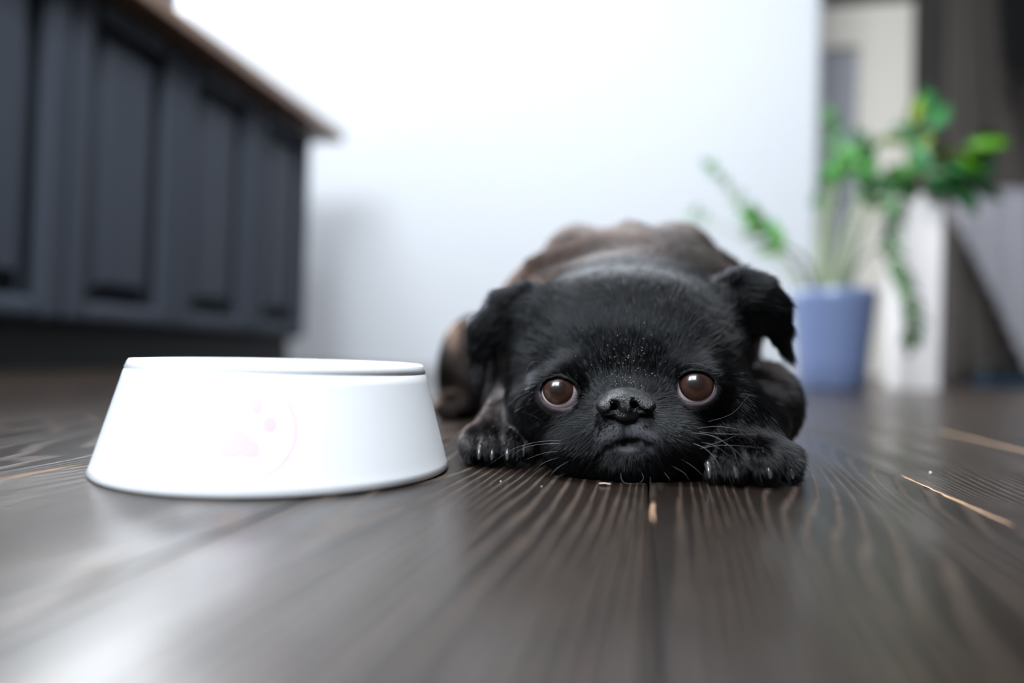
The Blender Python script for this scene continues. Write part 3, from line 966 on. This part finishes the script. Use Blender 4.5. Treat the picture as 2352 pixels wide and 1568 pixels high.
def hair_mat(name, rough=.16):
    m = bpy.data.materials.new(name); m.use_nodes = True
    nt = m.node_tree; nt.nodes.clear()
    o_ = nt.nodes.new('ShaderNodeOutputMaterial')
    h = nt.nodes.new('ShaderNodeBsdfHairPrincipled')
    h.parametrization = 'COLOR'
    h.inputs['Roughness'].default_value = rough
    h.inputs['Radial Roughness'].default_value = .35
    h.inputs['Random Roughness'].default_value = .2
    h.inputs['IOR'].default_value = 1.31
    nt.links.new(h.outputs[0], o_.inputs[0])
    return m, nt, h
m_fur, nt, h = hair_mat('black_and_brindle_fur')
a_ = nt.nodes.new('ShaderNodeAttribute'); a_.attribute_name = 'coat'
nt.links.new(a_.outputs['Color'], h.inputs['Color'])
cu.materials.append(m_fur)
fur = bpy.data.objects.new('fur', cu); link(fur, dog); fur['kind'] = 'stuff'

# ------------------------------------------------------------------ eyes
m_eye = mat('eye_white', (.66, .56, .56), .12, coat=1)
m_iris = mat('brown_iris', (.06, .02, .01), .25, coat=1)
m_iris.node_tree.nodes['Principled BSDF'].inputs['Coat Roughness'].default_value = .015
m_iris.node_tree.nodes['Principled BSDF'].inputs['Coat IOR'].default_value = 1.38
m_iris.node_tree.nodes['Principled BSDF'].inputs['Specular IOR Level'].default_value = .2
m_eye.node_tree.nodes['Principled BSDF'].inputs['Coat Roughness'].default_value = .03
nt, b, N, Lk = nodes(m_iris)
tc = N('ShaderNodeTexCoord'); sx = N('ShaderNodeSeparateXYZ'); Lk(tc.outputs['Object'], sx.inputs[0])
p1 = N('ShaderNodeMath'); p1.operation = 'POWER'; p1.inputs[1].default_value = 2; Lk(sx.outputs[0], p1.inputs[0])
p2 = N('ShaderNodeMath'); p2.operation = 'POWER'; p2.inputs[1].default_value = 2; Lk(sx.outputs[2], p2.inputs[0])
sm = N('ShaderNodeMath'); Lk(p1.outputs[0], sm.inputs[0]); Lk(p2.outputs[0], sm.inputs[1])
sq = N('ShaderNodeMath'); sq.operation = 'SQRT'; Lk(sm.outputs[0], sq.inputs[0])
mr = N('ShaderNodeMapRange'); mr.inputs['From Max'].default_value = .0086; Lk(sq.outputs[0], mr.inputs[0])
rp_ = N('ShaderNodeValToRGB'); cr = rp_.color_ramp
cr.elements[0].position = .0; cr.elements[0].color = (.012, .006, .0045, 1)
cr.elements[1].position = 1; cr.elements[1].color = (.010, .007, .006, 1)
for p_, c_ in ((.46, (.016, .008, .0055, 1)), (.56, (.034, .014, .009, 1)), (.88, (.048, .020, .012, 1))):
    e_ = cr.elements.new(p_); e_.color = c_
Lk(mr.outputs[0], rp_.inputs[0]); Lk(rp_.outputs[0], b.inputs['Base Color'])
def local(p): return Vector(tuple(np.asarray(p)-DB))
GAZE = [((1280, 890), .0080), ((1601, 878), .0088)]
for e, (g_, ir) in zip(EYES, GAZE):
    bm = bmesh.new(); bmesh.ops.create_uvsphere(bm, u_segments=48, v_segments=32, radius=e['r'])
    eo = obj('eye', bm, m_eye, dog, smooth=True, loc=local(e['p']))
    # iris with its cornea: a cap of slightly stronger curvature, axis = the gaze
    rr_, off = ir/.80, None
    th = math.asin(ir/rr_)
    base = math.sqrt(e['r']**2-ir**2)+.00012
    prof = []
    nseg = 14
    bm = bmesh.new(); rings = []
    for k in range(nseg+1):
        a2 = th*(1-k/nseg)
        r2 = rr_*sin(a2); y2 = -(base+rr_*(cos(a2)-cos(th))*.85)
        r2 = r2*(1.012 if k == 0 else 1)
        rings.append([bm.verts.new((r2*cos(2*pi*j/40), y2, r2*sin(2*pi*j/40))) for j in range(40)] if r2 > 1e-7 else [bm.verts.new((0, y2, 0))])
    for A, B in zip(rings, rings[1:]):
        for j in range(40):
            if len(B) == 1: bm.faces.new((A[j], A[(j+1) % 40], B[0]))
            else: bm.faces.new((A[j], A[(j+1) % 40], B[(j+1) % 40], B[j]))
    bmesh.ops.recalc_face_normals(bm, faces=bm.faces)
    iris = obj('iris', bm, m_iris, eo, smooth=True)
    front_pt = L3(*g_, e['v']-e['r']-.0005)
    d = Vector(tuple(front_pt-e['p'])).normalized()
    iris.rotation_euler = Vector((0, -1, 0)).rotation_difference(d).to_euler()

# ------------------------------------------------------------------ nose leather: fine field of its own
NF = Field(np.arange(.038, .078, .00042), np.arange(.325, .366, .0005), np.arange(.018, .050, .00042), .02)
def NE(px_, py_, v, rx_, ry_, rv, k=.003, op='add', rot=None):
    s2 = v/FPX; NF.ell(L3(px_, py_, v), (rx_*s2, rv, ry_*s2), k, op, rot)
def NC(a, ra_, b, rb_, k=.002, op='add'): NF.cap(L3(*a), ra_, L3(*b), rb_, k, op)
NE(1437, 922, .3500, 55, 32, .0105)
NE(1395, 937, .3470, 27, 19, .0066, .003, rot=(0, .30, 0))
NE(1481, 934, .3465, 26, 18, .0066, .003, rot=(0, -.25, 0))
NE(1437, 935, .3450, 15, 26, .0066, .003)
NE(1437, 955, .3460, 30, 14, .0056, .002)
def nsurf(px_, py_):
    for v_ in np.arange(.328, .364, .0003):
        p_ = L3(px_, py_, v_)
        ii = [min(max(int(np.searchsorted(NF.g[a_], p_[a_])), 0), len(NF.g[a_])-1) for a_ in range(3)]
        if NF.V[ii[0], ii[1], ii[2]] < 0: return float(v_)
    return .35
def NP(path, rads_, k, d=.0003):
    q_ = [(x_, y_, nsurf(x_, y_)+d) for x_, y_ in path]
    for i_ in range(len(q_)-1): NC(q_[i_], rads_[i_], q_[i_+1], rads_[i_+1], k, 'sub')
# comma-shaped nostrils whose tails run outwards under the wings
NP([(1406, 923), (1413, 929), (1412, 939), (1402, 947), (1388, 952), (1366, 955)], [.0010, .0019, .0020, .0012, .0008, .0008], .0008)
NP([(1455, 917), (1456, 927), (1459, 936), (1469, 943), (1484, 945), (1506, 945)], [.0010, .0018, .0019, .0012, .0008, .0008], .0008)
for px_, py_ in ((1411, 934), (1457, 930)):
    s_n = nsurf(px_, py_)
    NC((px_, py_, s_n), .0016, (px_, py_, s_n+.006), .0014, .001, 'sub')
NP([(1433, 922), (1435, 938), (1436, 952)], [.0003, .0005, .0006], .0006, 0)
nm, nco, _ = NF.mesh('nose')
nm.vertices.foreach_set('co', (nco-DB).ravel())
m_nose = mat('black_nose_leather', (.007, .006, .006), .27)
nt, b, N, Lk = nodes(m_nose)
tc = N('ShaderNodeTexCoord'); vo = N('ShaderNodeTexVoronoi'); vo.inputs['Scale'].default_value = 2000
Lk(tc.outputs['Object'], vo.inputs['Vector'])
bp = N('ShaderNodeBump'); bp.inputs['Strength'].default_value = 1; bp.inputs['Distance'].default_value = .00035; bp.invert = True
Lk(vo.outputs['Distance'], bp.inputs['Height']); Lk(bp.outputs[0], b.inputs['Normal'])
obj('nose', nm, m_nose, dog, smooth=True)

# ------------------------------------------------------------------ claws
m_claw = mat('dark_horn_claw', (.05, .045, .045), .25, coat=.5)
def claw(px_, py_, v, r=.0021, ln_=.009, du=0):
    a_ = L3(px_, py_-12, v+.0065); 
    p = [a_, a_+(du*.4, -.0045, .0008), a_+(du, -.0085, -.0020), a_+(du*1.3, -.0105, -.0058)]
    q = bez(p, 5)
    rad_ = [r*(1-(k/(len(q)-1))**2*.72) for k in range(len(q))]
    bm = tube([x_-Vector(tuple(DB)) for x_ in q], rad_, 10)
    obj('claw', bm, m_claw, dog, smooth=True)
for c_ in ((1103, 1045, .376, .0021), (1128+4, 1046, .373, .0019), (1166, 1046, .371, .0021), (1202, 1038, .376, .0019),
           (1617, 1084, .342, .0020), (1677, 1082, .336, .0023), (1752, 1084, .336, .0024), (1803, 1086, .347, .0020)):
    claw(c_[0], c_[1]-8, c_[2], c_[3])

# ------------------------------------------------------------------ whiskers, each its own strand
m_whis = mat('pale_whisker', (.22, .22, .23), .3)
WH = [([(1620, 970, .352), (1680, 950, .345), (1722, 905, .342)], .00010),
 ([(1590, 985, .348), (1650, 979, .340), (1725, 991, .336)], .00010), ([(1590, 990, .348), (1660, 996, .338), (1750, 997, .334)], .00009),
 ([(1580, 992, .348), (1640, 1002, .336), (1690, 1035, .330), (1716, 1062, .328)], .00010),
 ([(1575, 1012, .347), (1620, 1030, .336), (1650, 1065, .330), (1662, 1100, .329)], .00010),
 ([(1600, 1030, .345), (1660, 1012, .338), (1700, 995, .336)], .00008), ([(1595, 1032, .345), (1660, 1022, .338), (1750, 1028, .336)], .00008),
 ([(1600, 1015, .346), (1640, 1022, .338), (1682, 1052, .334)], .00008),
 ([(1550, 1045, .344), (1590, 1070, .338), (1615, 1092, .336)], .00010), ([(1540, 1068, .342), (1570, 1085, .338), (1583, 1103, .337)], .00008),
 ([(1300, 1012, .352), (1240, 1014, .350), (1180, 1030, .350), (1128, 1064, .352)], .00010),
 ([(1300, 1018, .352), (1240, 1020, .348), (1200, 1030, .348), (1170, 1052, .350)], .00010),
 ([(1295, 1035, .352), (1250, 1040, .348), (1205, 1056, .348)], .00009), ([(1285, 1050, .350), (1250, 1062, .347), (1225, 1082, .347)], .00009),
 ([(1300, 1062, .350), (1275, 1078, .346), (1262, 1095, .346)], .00009), ([(1305, 1085, .348), (1285, 1094, .346), (1272, 1105, .346)], .00009),
 ([(1315, 1055, .349), (1290, 1068, .345), (1268, 1088, .345)], .00008),
 ([(1255, 975, .372), (1235, 960, .365), (1200, 945, .36), ], .00008),
 ([(1270, 840, .366), (1225, 830, .358), (1203, 862, .356)], .00008),
 ([(1425, 1085, .340), (1430, 1104, .334), (1455, 1119, .332), (1485, 1116, .333)], .00008), ([(1470, 1080, .340), (1478, 1098, .336), (1462, 1115, .334)], .00008),
 ([(1520, 1078, .341), (1535, 1096, .337), (1540, 1108, .337)], .00008), ([(1492, 1092, .339), (1494, 1105, .336), (1490, 1116, .335)], .00008),
 ([(1560, 840, .368), (1600, 834, .357), (1640, 850, .356)], .00008)]
for p, r_ in WH:
    r0p = (p[0][0], p[0][1], surf(p[0][0], p[0][1])+.0012)
    q = bez([L3(*a) for a in [r0p]+list(p[1:])], 6)
    q = [Vector((x_.x, x_.y, max(x_.z, .0009))) for x_ in q]
    rr_ = [.7*r_*(1-.8*(k/(len(q)-1))) for k in range(len(q))]
    obj('whisker', tube([x_-Vector(tuple(DB)) for x_ in q], rr_, 5), m_whis, dog, smooth=True)

# pale flecks of dust caught in the short fur above the nose
m_fleck = mat('pale_fleck', (.75, .73, .70), .6)
cand = np.where((root[:, 1] < .40) & (np.abs(rx-1440) < 120) & (ry > 730) & (ry < 893))[0]
bm = bmesh.new()
if len(cand):
    wgt = np.exp(-((rx[cand]-1440)/38)**2/2-((ry[cand]-860)/42)**2/2)
    pick = rng.choice(cand, 170, replace=False, p=wgt/wgt.sum())
    for i in pick:
        p = pts[i, 3]+nv[i]*.0008-DB; r_ = rng.uniform(.00007, .00019)
        bmesh.ops.create_icosphere(bm, subdivisions=1, radius=r_, matrix=Matrix.Translation(Vector(tuple(p))))
tag(obj('dust_fleck', bm, m_fleck, dog), kind='stuff')

# ================================================================== plants and things behind
m_leafA = mat('glossy_green_leaf', (.07, .30, .045), .3)
m_leafB = mat('dark_green_leaf', (.04, .19, .055), .3)
m_leafC = mat('bright_green_leaf', (.12, .36, .01), .35)
m_leafY = mat('yellow_green_leaf', (.16, .24, .01), .4)
m_stem = mat('pale_green_stem', (.20, .24, .12), .5)
m_stemb = mat('brownish_stem', (.16, .13, .09), .6)
m_pot = mat('blue_glazed_pot', (.12, .155, .27), .4, coat=.4)
m_soil = add_noise(mat('potting_soil', (.03, .02, .015), .95), 120, (.015, .01, .008), (.06, .04, .03), bump=.5, dist=.004)
m_cream = mat('white_planter', (.72, .67, .65), .5)

def leaf_mesh(name, m, ratio=.42, fold=.18, droop=.2):
    """a leaf of unit length along +Y, with a folded midrib and a little thickness"""
    bm = bmesh.new()
    N_ = 7; rows = []
    for k in range(N_+1):
        t = k/N_
        wd = ratio*.5*sin(pi*t**.8)**.8 if 0 < t < 1 else .004
        z = -droop*t*t
        rows.append([bm.verts.new((-wd, t, z+fold*wd)), bm.verts.new((0, t, z)), bm.verts.new((wd, t, z+fold*wd))])
    for A, B in zip(rows, rows[1:]):
        for j in (0, 1): bm.faces.new((A[j], A[j+1], B[j+1], B[j]))
    bmesh.ops.solidify(bm, geom=bm.faces[:], thickness=.012)
    me = bpy.data.meshes.new(name); bm.to_mesh(me); bm.free(); me.materials.append(m)
    me.polygons.foreach_set('use_smooth', [True]*len(me.polygons))
    return me
LA, LB, LC, LY = [leaf_mesh('leaf', m) for m in (m_leafA, m_leafB, m_leafC, m_leafY)]
LR = leaf_mesh('leaf', m_leafC, .85, .12, .15)
LD = leaf_mesh('leaf', m_leafB, .60, .12, .3)
def put_leaf(me, parent, p, d, up, size):
    d = Vector(d).normalized(); up = Vector(up)
    x_ = d.cross(up)
    if x_.length < 1e-3: x_ = d.cross(Vector((1, 0, 0)))
    x_.normalize(); z_ = x_.cross(d)
    o = bpy.data.objects.new('leaf', me); link(o, parent)
    m = Matrix((x_*size, d*size, z_*size)).transposed().to_4x4(); m.translation = p
    o.matrix_local = m
    return o
rl = random.Random(3)
# ------------------------------------------------------------------ blue pot with arching stems of paired leaves
PY = 1.90
pc = W(1910, 880, PY); px0, py0 = pc.x, PY
pot = empty('potted_plant', (px0, py0, 0))
tag(pot, 'green plant with arching leafy stems in a blue pot by the white wall', 'plant')
hz = W(1910, 668, PY).z
R1 = (W(2010, 700, PY)-W(1812, 700, PY)).length/2; R0 = R1*.78
obj('pot', lathe([(0, 0), (R0*.96, 0), (R0, .006), (R0*1.06, hz*.3), (R1*.98, hz*.9), (R1, hz-.004), (R1-.003, hz), (R1-.008, hz-.002), (R1-.010, hz-.04), (0, hz-.04)], 64), m_pot, pot, smooth=True)
obj('soil', lathe([(R1-.0105, hz-.030), (R1*.5, hz-.024), (0, hz-.022)], 32), m_soil, pot, smooth=True)
def zz_stem(ctrl, r0=.006, leafsize=.050, start=.56, npair=8, mats=(LA,), bare_r=.0025, twist=0):
    pts = bez([Vector(c)-Vector((px0, py0, 0)) for c in ctrl], 10)
    n_ = len(pts)
    st = obj('stem', tube(pts, [r0*(1-.75*k/(n_-1)) for k in range(n_)], 7), m_stem, pot, smooth=True)
    for j in range(npair):
        t = start+(1-start)*j/(npair-1 if npair > 1 else 1)
        k = min(int(t*(n_-1)), n_-2)
        p = pts[k]; d = (pts[k+1]-pts[k]).normalized()
        sd = d.cross(Vector((0, -1, .3))).normalized()
        for s2 in (-1, 1):
            dr = (d*.75+sd*s2*.75+Vector((rl.uniform(-.2, .2), rl.uniform(-.45, .1), rl.uniform(-.1, .2)))).normalized()
            put_leaf(rl.choice(mats), st, p, dr, Vector((0, -.8, .6)), leafsize*rl.uniform(.75, 1.15)*(1-.25*t))
    put_leaf(rl.choice(mats), st, pts[-1], (pts[-1]-pts[-2]), Vector((0, -1, .4)), leafsize*.8)
def Wc(l, Y=PY): return [W(a, b, Y+(c[0] if c else 0)) for a, b, *c in l]
B0 = lambda dx=0: (1905+dx, 690)
zz_stem(Wc([B0(-30), (1850, 600, -.04), (1790, 560, -.1), (1720, 500, -.14), (1672, 430, -.16), (1632, 385, -.18)]), start=.60, npair=5, mats=(LB, LA), leafsize=.040)
zz_stem(Wc([B0(-40), (1830, 620, -.10), (1785, 570, -.14), (1735, 515, -.16)]), start=.62, npair=4, mats=(LC, LA), leafsize=.075)
zz_stem(Wc([B0(-45), (1800, 610, .05), (1700, 540, .1), (1590, 490, .12)]), start=.90, npair=2, mats=(LB, LA), leafsize=.04)
zz_stem(Wc([B0(30), (1975, 600, -.05), (2030, 570, -.1), (2075, 640, -.12), (2098, 720, -.12), (2092, 785, -.12)]), start=.40, npair=13, mats=(LA, LA, LB), leafsize=.050)
zz_stem(Wc([B0(0), (1935, 560, 0), (1985, 430, 0), (2040, 400, 0), (2062, 470, -.02), (2050, 540, -.02)]), start=.56, npair=11, mats=(LA, LB), leafsize=.055)
zz_stem(Wc([B0(-10), (1905, 560, .03), (1915, 440, .05), (1920, 340, .06), (1905, 270, .06)]), start=.56, npair=10, mats=(LB, LA), leafsize=.050)
zz_stem(Wc([B0(-20), (1890, 560, -.04), (1900, 450, -.06), (1940, 380, -.08), (1985, 350, -.1)]), start=.58, npair=9, mats=(LA, LA), leafsize=.055)
zz_stem(Wc([B0(10), (1940, 580, .06), (1975, 480, .1), (1995, 390, .12), (1975, 320, .12)]), start=.56, npair=9, mats=(LB, LA), leafsize=.055)
zz_stem(Wc([B0(20), (1960, 590, -.1), (1990, 500, -.14), (2010, 440, -.16), (1990, 400, -.17)]), start=.58, npair=7, mats=(LA, LB), leafsize=.055)
zz_stem(Wc([B0(-15), (1880, 590, .08), (1885, 500, .12), (1900, 420, .14), (1940, 380, .15)]), start=.56, npair=8, mats=(LB, LB), leafsize=.055)
zz_stem(Wc([B0(25), (1965, 570, .04), (2020, 470, .05), (2060, 420, .05), (2075, 400, .05)]), start=.58, npair=6, mats=(LA, LC), leafsize=.050)

# ------------------------------------------------------------------ tall white planter with a broad-leaved plant
QY = 2.12
a0, a1 = W(2062, 700, QY), W(2166, 700, QY)
zt = W(2110, 445, QY).z
qx, hw = (a0.x+a1.x)/2, (a1.x-a0.x)/2
tp = empty('tall_planter', (qx, QY+hw, 0))
tag(tp, 'tall square white planter with a broad-leaved green plant, behind and right of the blue pot', 'planter')
bm = bmesh.new()
t_ = .012
bm_box(bm, -hw*.92, hw*.92, -hw*.92, hw*.92, 0, .02)
vs_ = []
def pring(h, z): return [bm.verts.new((sx_*h, sy2*h, z)) for sx_, sy2 in ((-1, -1), (1, -1), (1, 1), (-1, 1))]
rg = [pring(hw*.95, 0), pring(hw, zt), pring(hw-t_, zt), pring(hw-t_, zt-.08)]
for A, B in zip(rg, rg[1:]):
    for k in range(4): bm.faces.new((A[k], A[(k+1) % 4], B[(k+1) % 4], B[k]))
bm.faces.new(rg[-1])
bmesh.ops.recalc_face_normals(bm, faces=bm.faces)
bmesh.ops.bevel(bm, geom=[e for e in bm.edges if e.calc_length() > .3], offset=.008, segments=3, affect='EDGES')
obj('planter_body', bm, m_cream, tp)
obj('soil', box(-hw+t_, hw-t_, -hw+t_, hw-t_, zt-.075, zt-.03), m_soil, tp)
def q_stem(ctrl, leaves, m, r0=.005):
    pts = bez([Vector(c)-Vector((qx, QY+hw, 0)) for c in ctrl], 8)
    n_ = len(pts)
    st = obj('stem', tube(pts, [r0*(1-.6*k/(n_-1)) for k in range(n_)], 7), m_stemb, tp, smooth=True)
    for (t, lm, sz, dr) in leaves:
        k = min(int(t*(n_-1)), n_-1)
        put_leaf(lm, st, pts[k], dr, Vector((0, -1, .5)), sz)
def Wq(l): return [W(a, b, QY+hw+(c[0] if c else 0)) for a, b, *c in l]
q_stem(Wq([(2125, 470), (2150, 420, -.03), (2190, 370, -.06), (2215, 335, -.08)]), [(1, LR, .105, (.5, -.3, .0)), (.8, LR, .08, (.6, -.2, -.5)), (.55, LD, .09, (.8, -.2, .4))], m_leafC)
q_stem(Wq([(2118, 470), (2120, 400), (2130, 330, 0), (2125, 270, 0)]), [(1, LD, .10, (.1, 0, 1)), (.85, LD, .10, (.5, -.1, .7)), (.7, LD, .11, (-.6, 0, .6)), (.5, LY, .10, (.7, -.2, .2)), (.3, LD, .1, (.8, -.3, .3))], m_leafY)
q_stem(Wq([(2105, 470), (2090, 410, -.02), (2085, 350, -.03), (2095, 290, -.02)]), [(1, LY, .10, (.2, 0, 1)), (.8, LY, .10, (-.7, -.2, .1)), (.6, LY, .09, (.5, -.3, .6)), (.4, LD, .1, (-.8, -.2, -.1)), (.25, LY, .08, (-.4, -.5, -.2))], m_leafY)
q_stem(Wq([(2130, 470), (2160, 440, -.03), (2200, 425, -.05), (2230, 425, -.06)]), [(1, LD, .10, (.7, 0, -.2)), (.8, LD, .11, (.5, -.3, .6)), (.6, LD, .10, (.3, -.4, -.5)), (.4, LD, .11, (.6, -.1, .8)), (.2, LD, .10, (-.2, -.6, .1))], m_leafB)
q_stem(Wq([(2110, 470), (2115, 430, -.05), (2130, 400, -.07), (2160, 385, -.08)]), [(1, LD, .11, (.8, -.2, -.1)), (.7, LD, .11, (-.3, -.4, .5)), (.5, LD, .10, (.6, -.3, -.3)), (.3, LD, .1, (-.8, -.3, .0))], m_leafB)

# ------------------------------------------------------------------ grey curtains at the far right
def curtain(name, top, bot, Y, amp, folds, m, seed=1, rows=24, cols_=160):
    """hanging cloth between two edge curves given as (x,z) lists; folds run down it"""
    r_ = random.Random(seed)
    bm = bmesh.new(); G = []
    def lerp(l, t):
        k = min(int(t*(len(l)-1)), len(l)-2); f = t*(len(l)-1)-k
        return (l[k][0]*(1-f)+l[k+1][0]*f, l[k][1]*(1-f)+l[k+1][1]*f)
    ph = [r_.uniform(0, 6) for _ in range(4)]
    for i in range(cols_+1):
        s2 = i/cols_; a = lerp(top, s2); b = lerp(bot, s2)
        off = amp*(sin(2*pi*folds*s2+ph[0])+.35*sin(2*pi*folds*2.3*s2+ph[1]))
        G.append([bm.verts.new((a[0]*(1-j/rows)+b[0]*j/rows, Y+off*(.6+.4*j/rows), a[1]*(1-j/rows)+b[1]*j/rows)) for j in range(rows+1)])
    for A, B in zip(G, G[1:]):
        for j in range(rows): bm.faces.new((A[j], A[j+1], B[j+1], B[j]))
    bmesh.ops.solidify(bm, geom=bm.faces[:], thickness=.003)
    return obj(name, bm, m, smooth=True)
m_curl = mat('light_grey_cloth', (.62, .60, .63), .8)
m_curd = mat('dark_grey_cloth', (.045, .042, .040), .85)
m_curm = mat('mid_grey_cloth', (.15, .127, .11), .85)
CY = 3.3
def xz(px_, py_, Y=CY): v = W(px_, py_, Y); return (v.x, v.z)
c = curtain('throw', [xz(2185, 470), xz(2260, 430), xz(2360, 430), xz(2480, 440)], [xz(2192, 500), xz(2270, 650), xz(2360, 850), xz(2480, 860)], CY, .018, 14, m_curl, 4)
tag(c, 'light grey pleated cloth with a slanting hem at the right edge, above the dark shoe', 'curtain')
c = curtain('curtain', [xz(2180, -260, CY+.25), xz(2290, -260, CY+.25)], [xz(2188, 880, CY+.25), xz(2420, 880, CY+.25)], CY+.25, .02, 7, m_curm, 7)
tag(c, 'long taupe grey curtain hanging to the floor behind the white planter', 'curtain')
c = curtain('curtain', [xz(2275, -260, CY-.05), xz(2500, -260, CY-.05)], [xz(2305, 150, CY-.05), xz(2500, 300, CY-.05)], CY-.05, .02, 6, mat('black_cloth', (.006, .006, .006), .9), 9)
tag(c, 'black cloth hanging in the upper right corner of the photo', 'curtain')

# ------------------------------------------------------------------ dark shoe on the floor at the right
sc_ = W(2312, 872, 3.1)
shoe = empty('shoe', (sc_.x, 3.1, 0), radians(12))
tag(shoe, 'black and blue shoe on the floor at the right edge of the photo', 'shoe')
def loft(secs, n=20):
    bm = bmesh.new(); R = []
    for (x_, hw_, z0_, z1_) in secs:
        zc, hh = (z0_+z1_)/2, (z1_-z0_)/2
        R.append([bm.verts.new((x_, hw_*abs(cos(a))**.7*(1 if cos(a) > 0 else -1), zc+hh*abs(sin(a))**.7*(1 if sin(a) > 0 else -1))) for a in (2*pi*k/n for k in range(n))])
    for A, B in zip(R, R[1:]):
        for k in range(n): bm.faces.new((A[k], A[(k+1) % n], B[(k+1) % n], B[k]))
    bm.faces.new(R[0]); bm.faces.new(R[-1])
    bmesh.ops.recalc_face_normals(bm, faces=bm.faces)
    return bm
obj('sole', loft([(-.135, .01, .001, .02), (-.12, .036, 0, .022), (-.04, .035, 0, .022), (.03, .042, 0, .022), (.09, .040, 0, .022), (.125, .024, .002, .022), (.135, .008, .006, .018)]), mat('blue_rubber_sole', (.02, .07, .13), .5), shoe, smooth=True)
obj('upper', loft([(-.128, .012, .02, .06), (-.118, .030, .018, .085), (-.07, .034, .018, .088), (-.02, .035, .018, .080), (.03, .038, .018, .062), (.08, .036, .018, .048), (.115, .022, .018, .036), (.126, .008, .018, .026)]), mat('black_leather_upper', (.008, .008, .009), .5), shoe, smooth=True)
obj('tongue', loft([(-.03, .014, .070, .098), (.0, .018, .066, .090), (.035, .016, .050, .070)]), mat('black_textile_tongue', (.012, .012, .014), .8), shoe, smooth=True)
for k in range(4):
    x_ = -.012+.016*k; z_ = .084-.0085*k
    obj('lace', tube([(x_, -.024, z_-.010), (x_, -.010, z_), (x_, .010, z_), (x_, .024, z_-.010)], .0022, 6), bpy.data.materials['black_textile_tongue'], shoe)

# ------------------------------------------------------------------ small debris on the boards
m_straw = mat('pale_straw', (.65, .52, .42), .5)
def fl(px_, py_):
    v = ray(px_, py_); return Vector((0, 0, CAMH))+v*(-CAMH/v.z)
a, b = fl(1376, 1113), fl(1402, 1114.5)
bm = tube([a+Vector((0, 0, .0006)), (a+b)/2+Vector((0, 0, .0009)), b+Vector((0, 0, .0006))], .00028, 6)
tag(obj('splinter', bm, m_straw), 'tiny pale wood splinter lying on the floor in front of the dog chin', 'splinter')
def crumb(px_, py_, r, lab):
    p = fl(px_, py_)
    bm = bmesh.new(); bmesh.ops.create_icosphere(bm, subdivisions=2, radius=r)
    for v in bm.verts: v.co *= rl.uniform(.75, 1.15)
    tag(obj('crumb', bm, m_fleck, loc=p+Vector((0, 0, r*.75))), lab, 'crumb', 'pale crumbs on the floorboards')
crumb(2137, 1088, .0008, 'tiny pale crumb on the boards right of the dog, near the bare board edge')
crumb(1150, 1107, .0004, 'tiny pale crumb on the ring grain between bowl and chin')
crumb(1244, 1118, .0003, 'tiny pale crumb just in front of the dog chin on its bowl side')
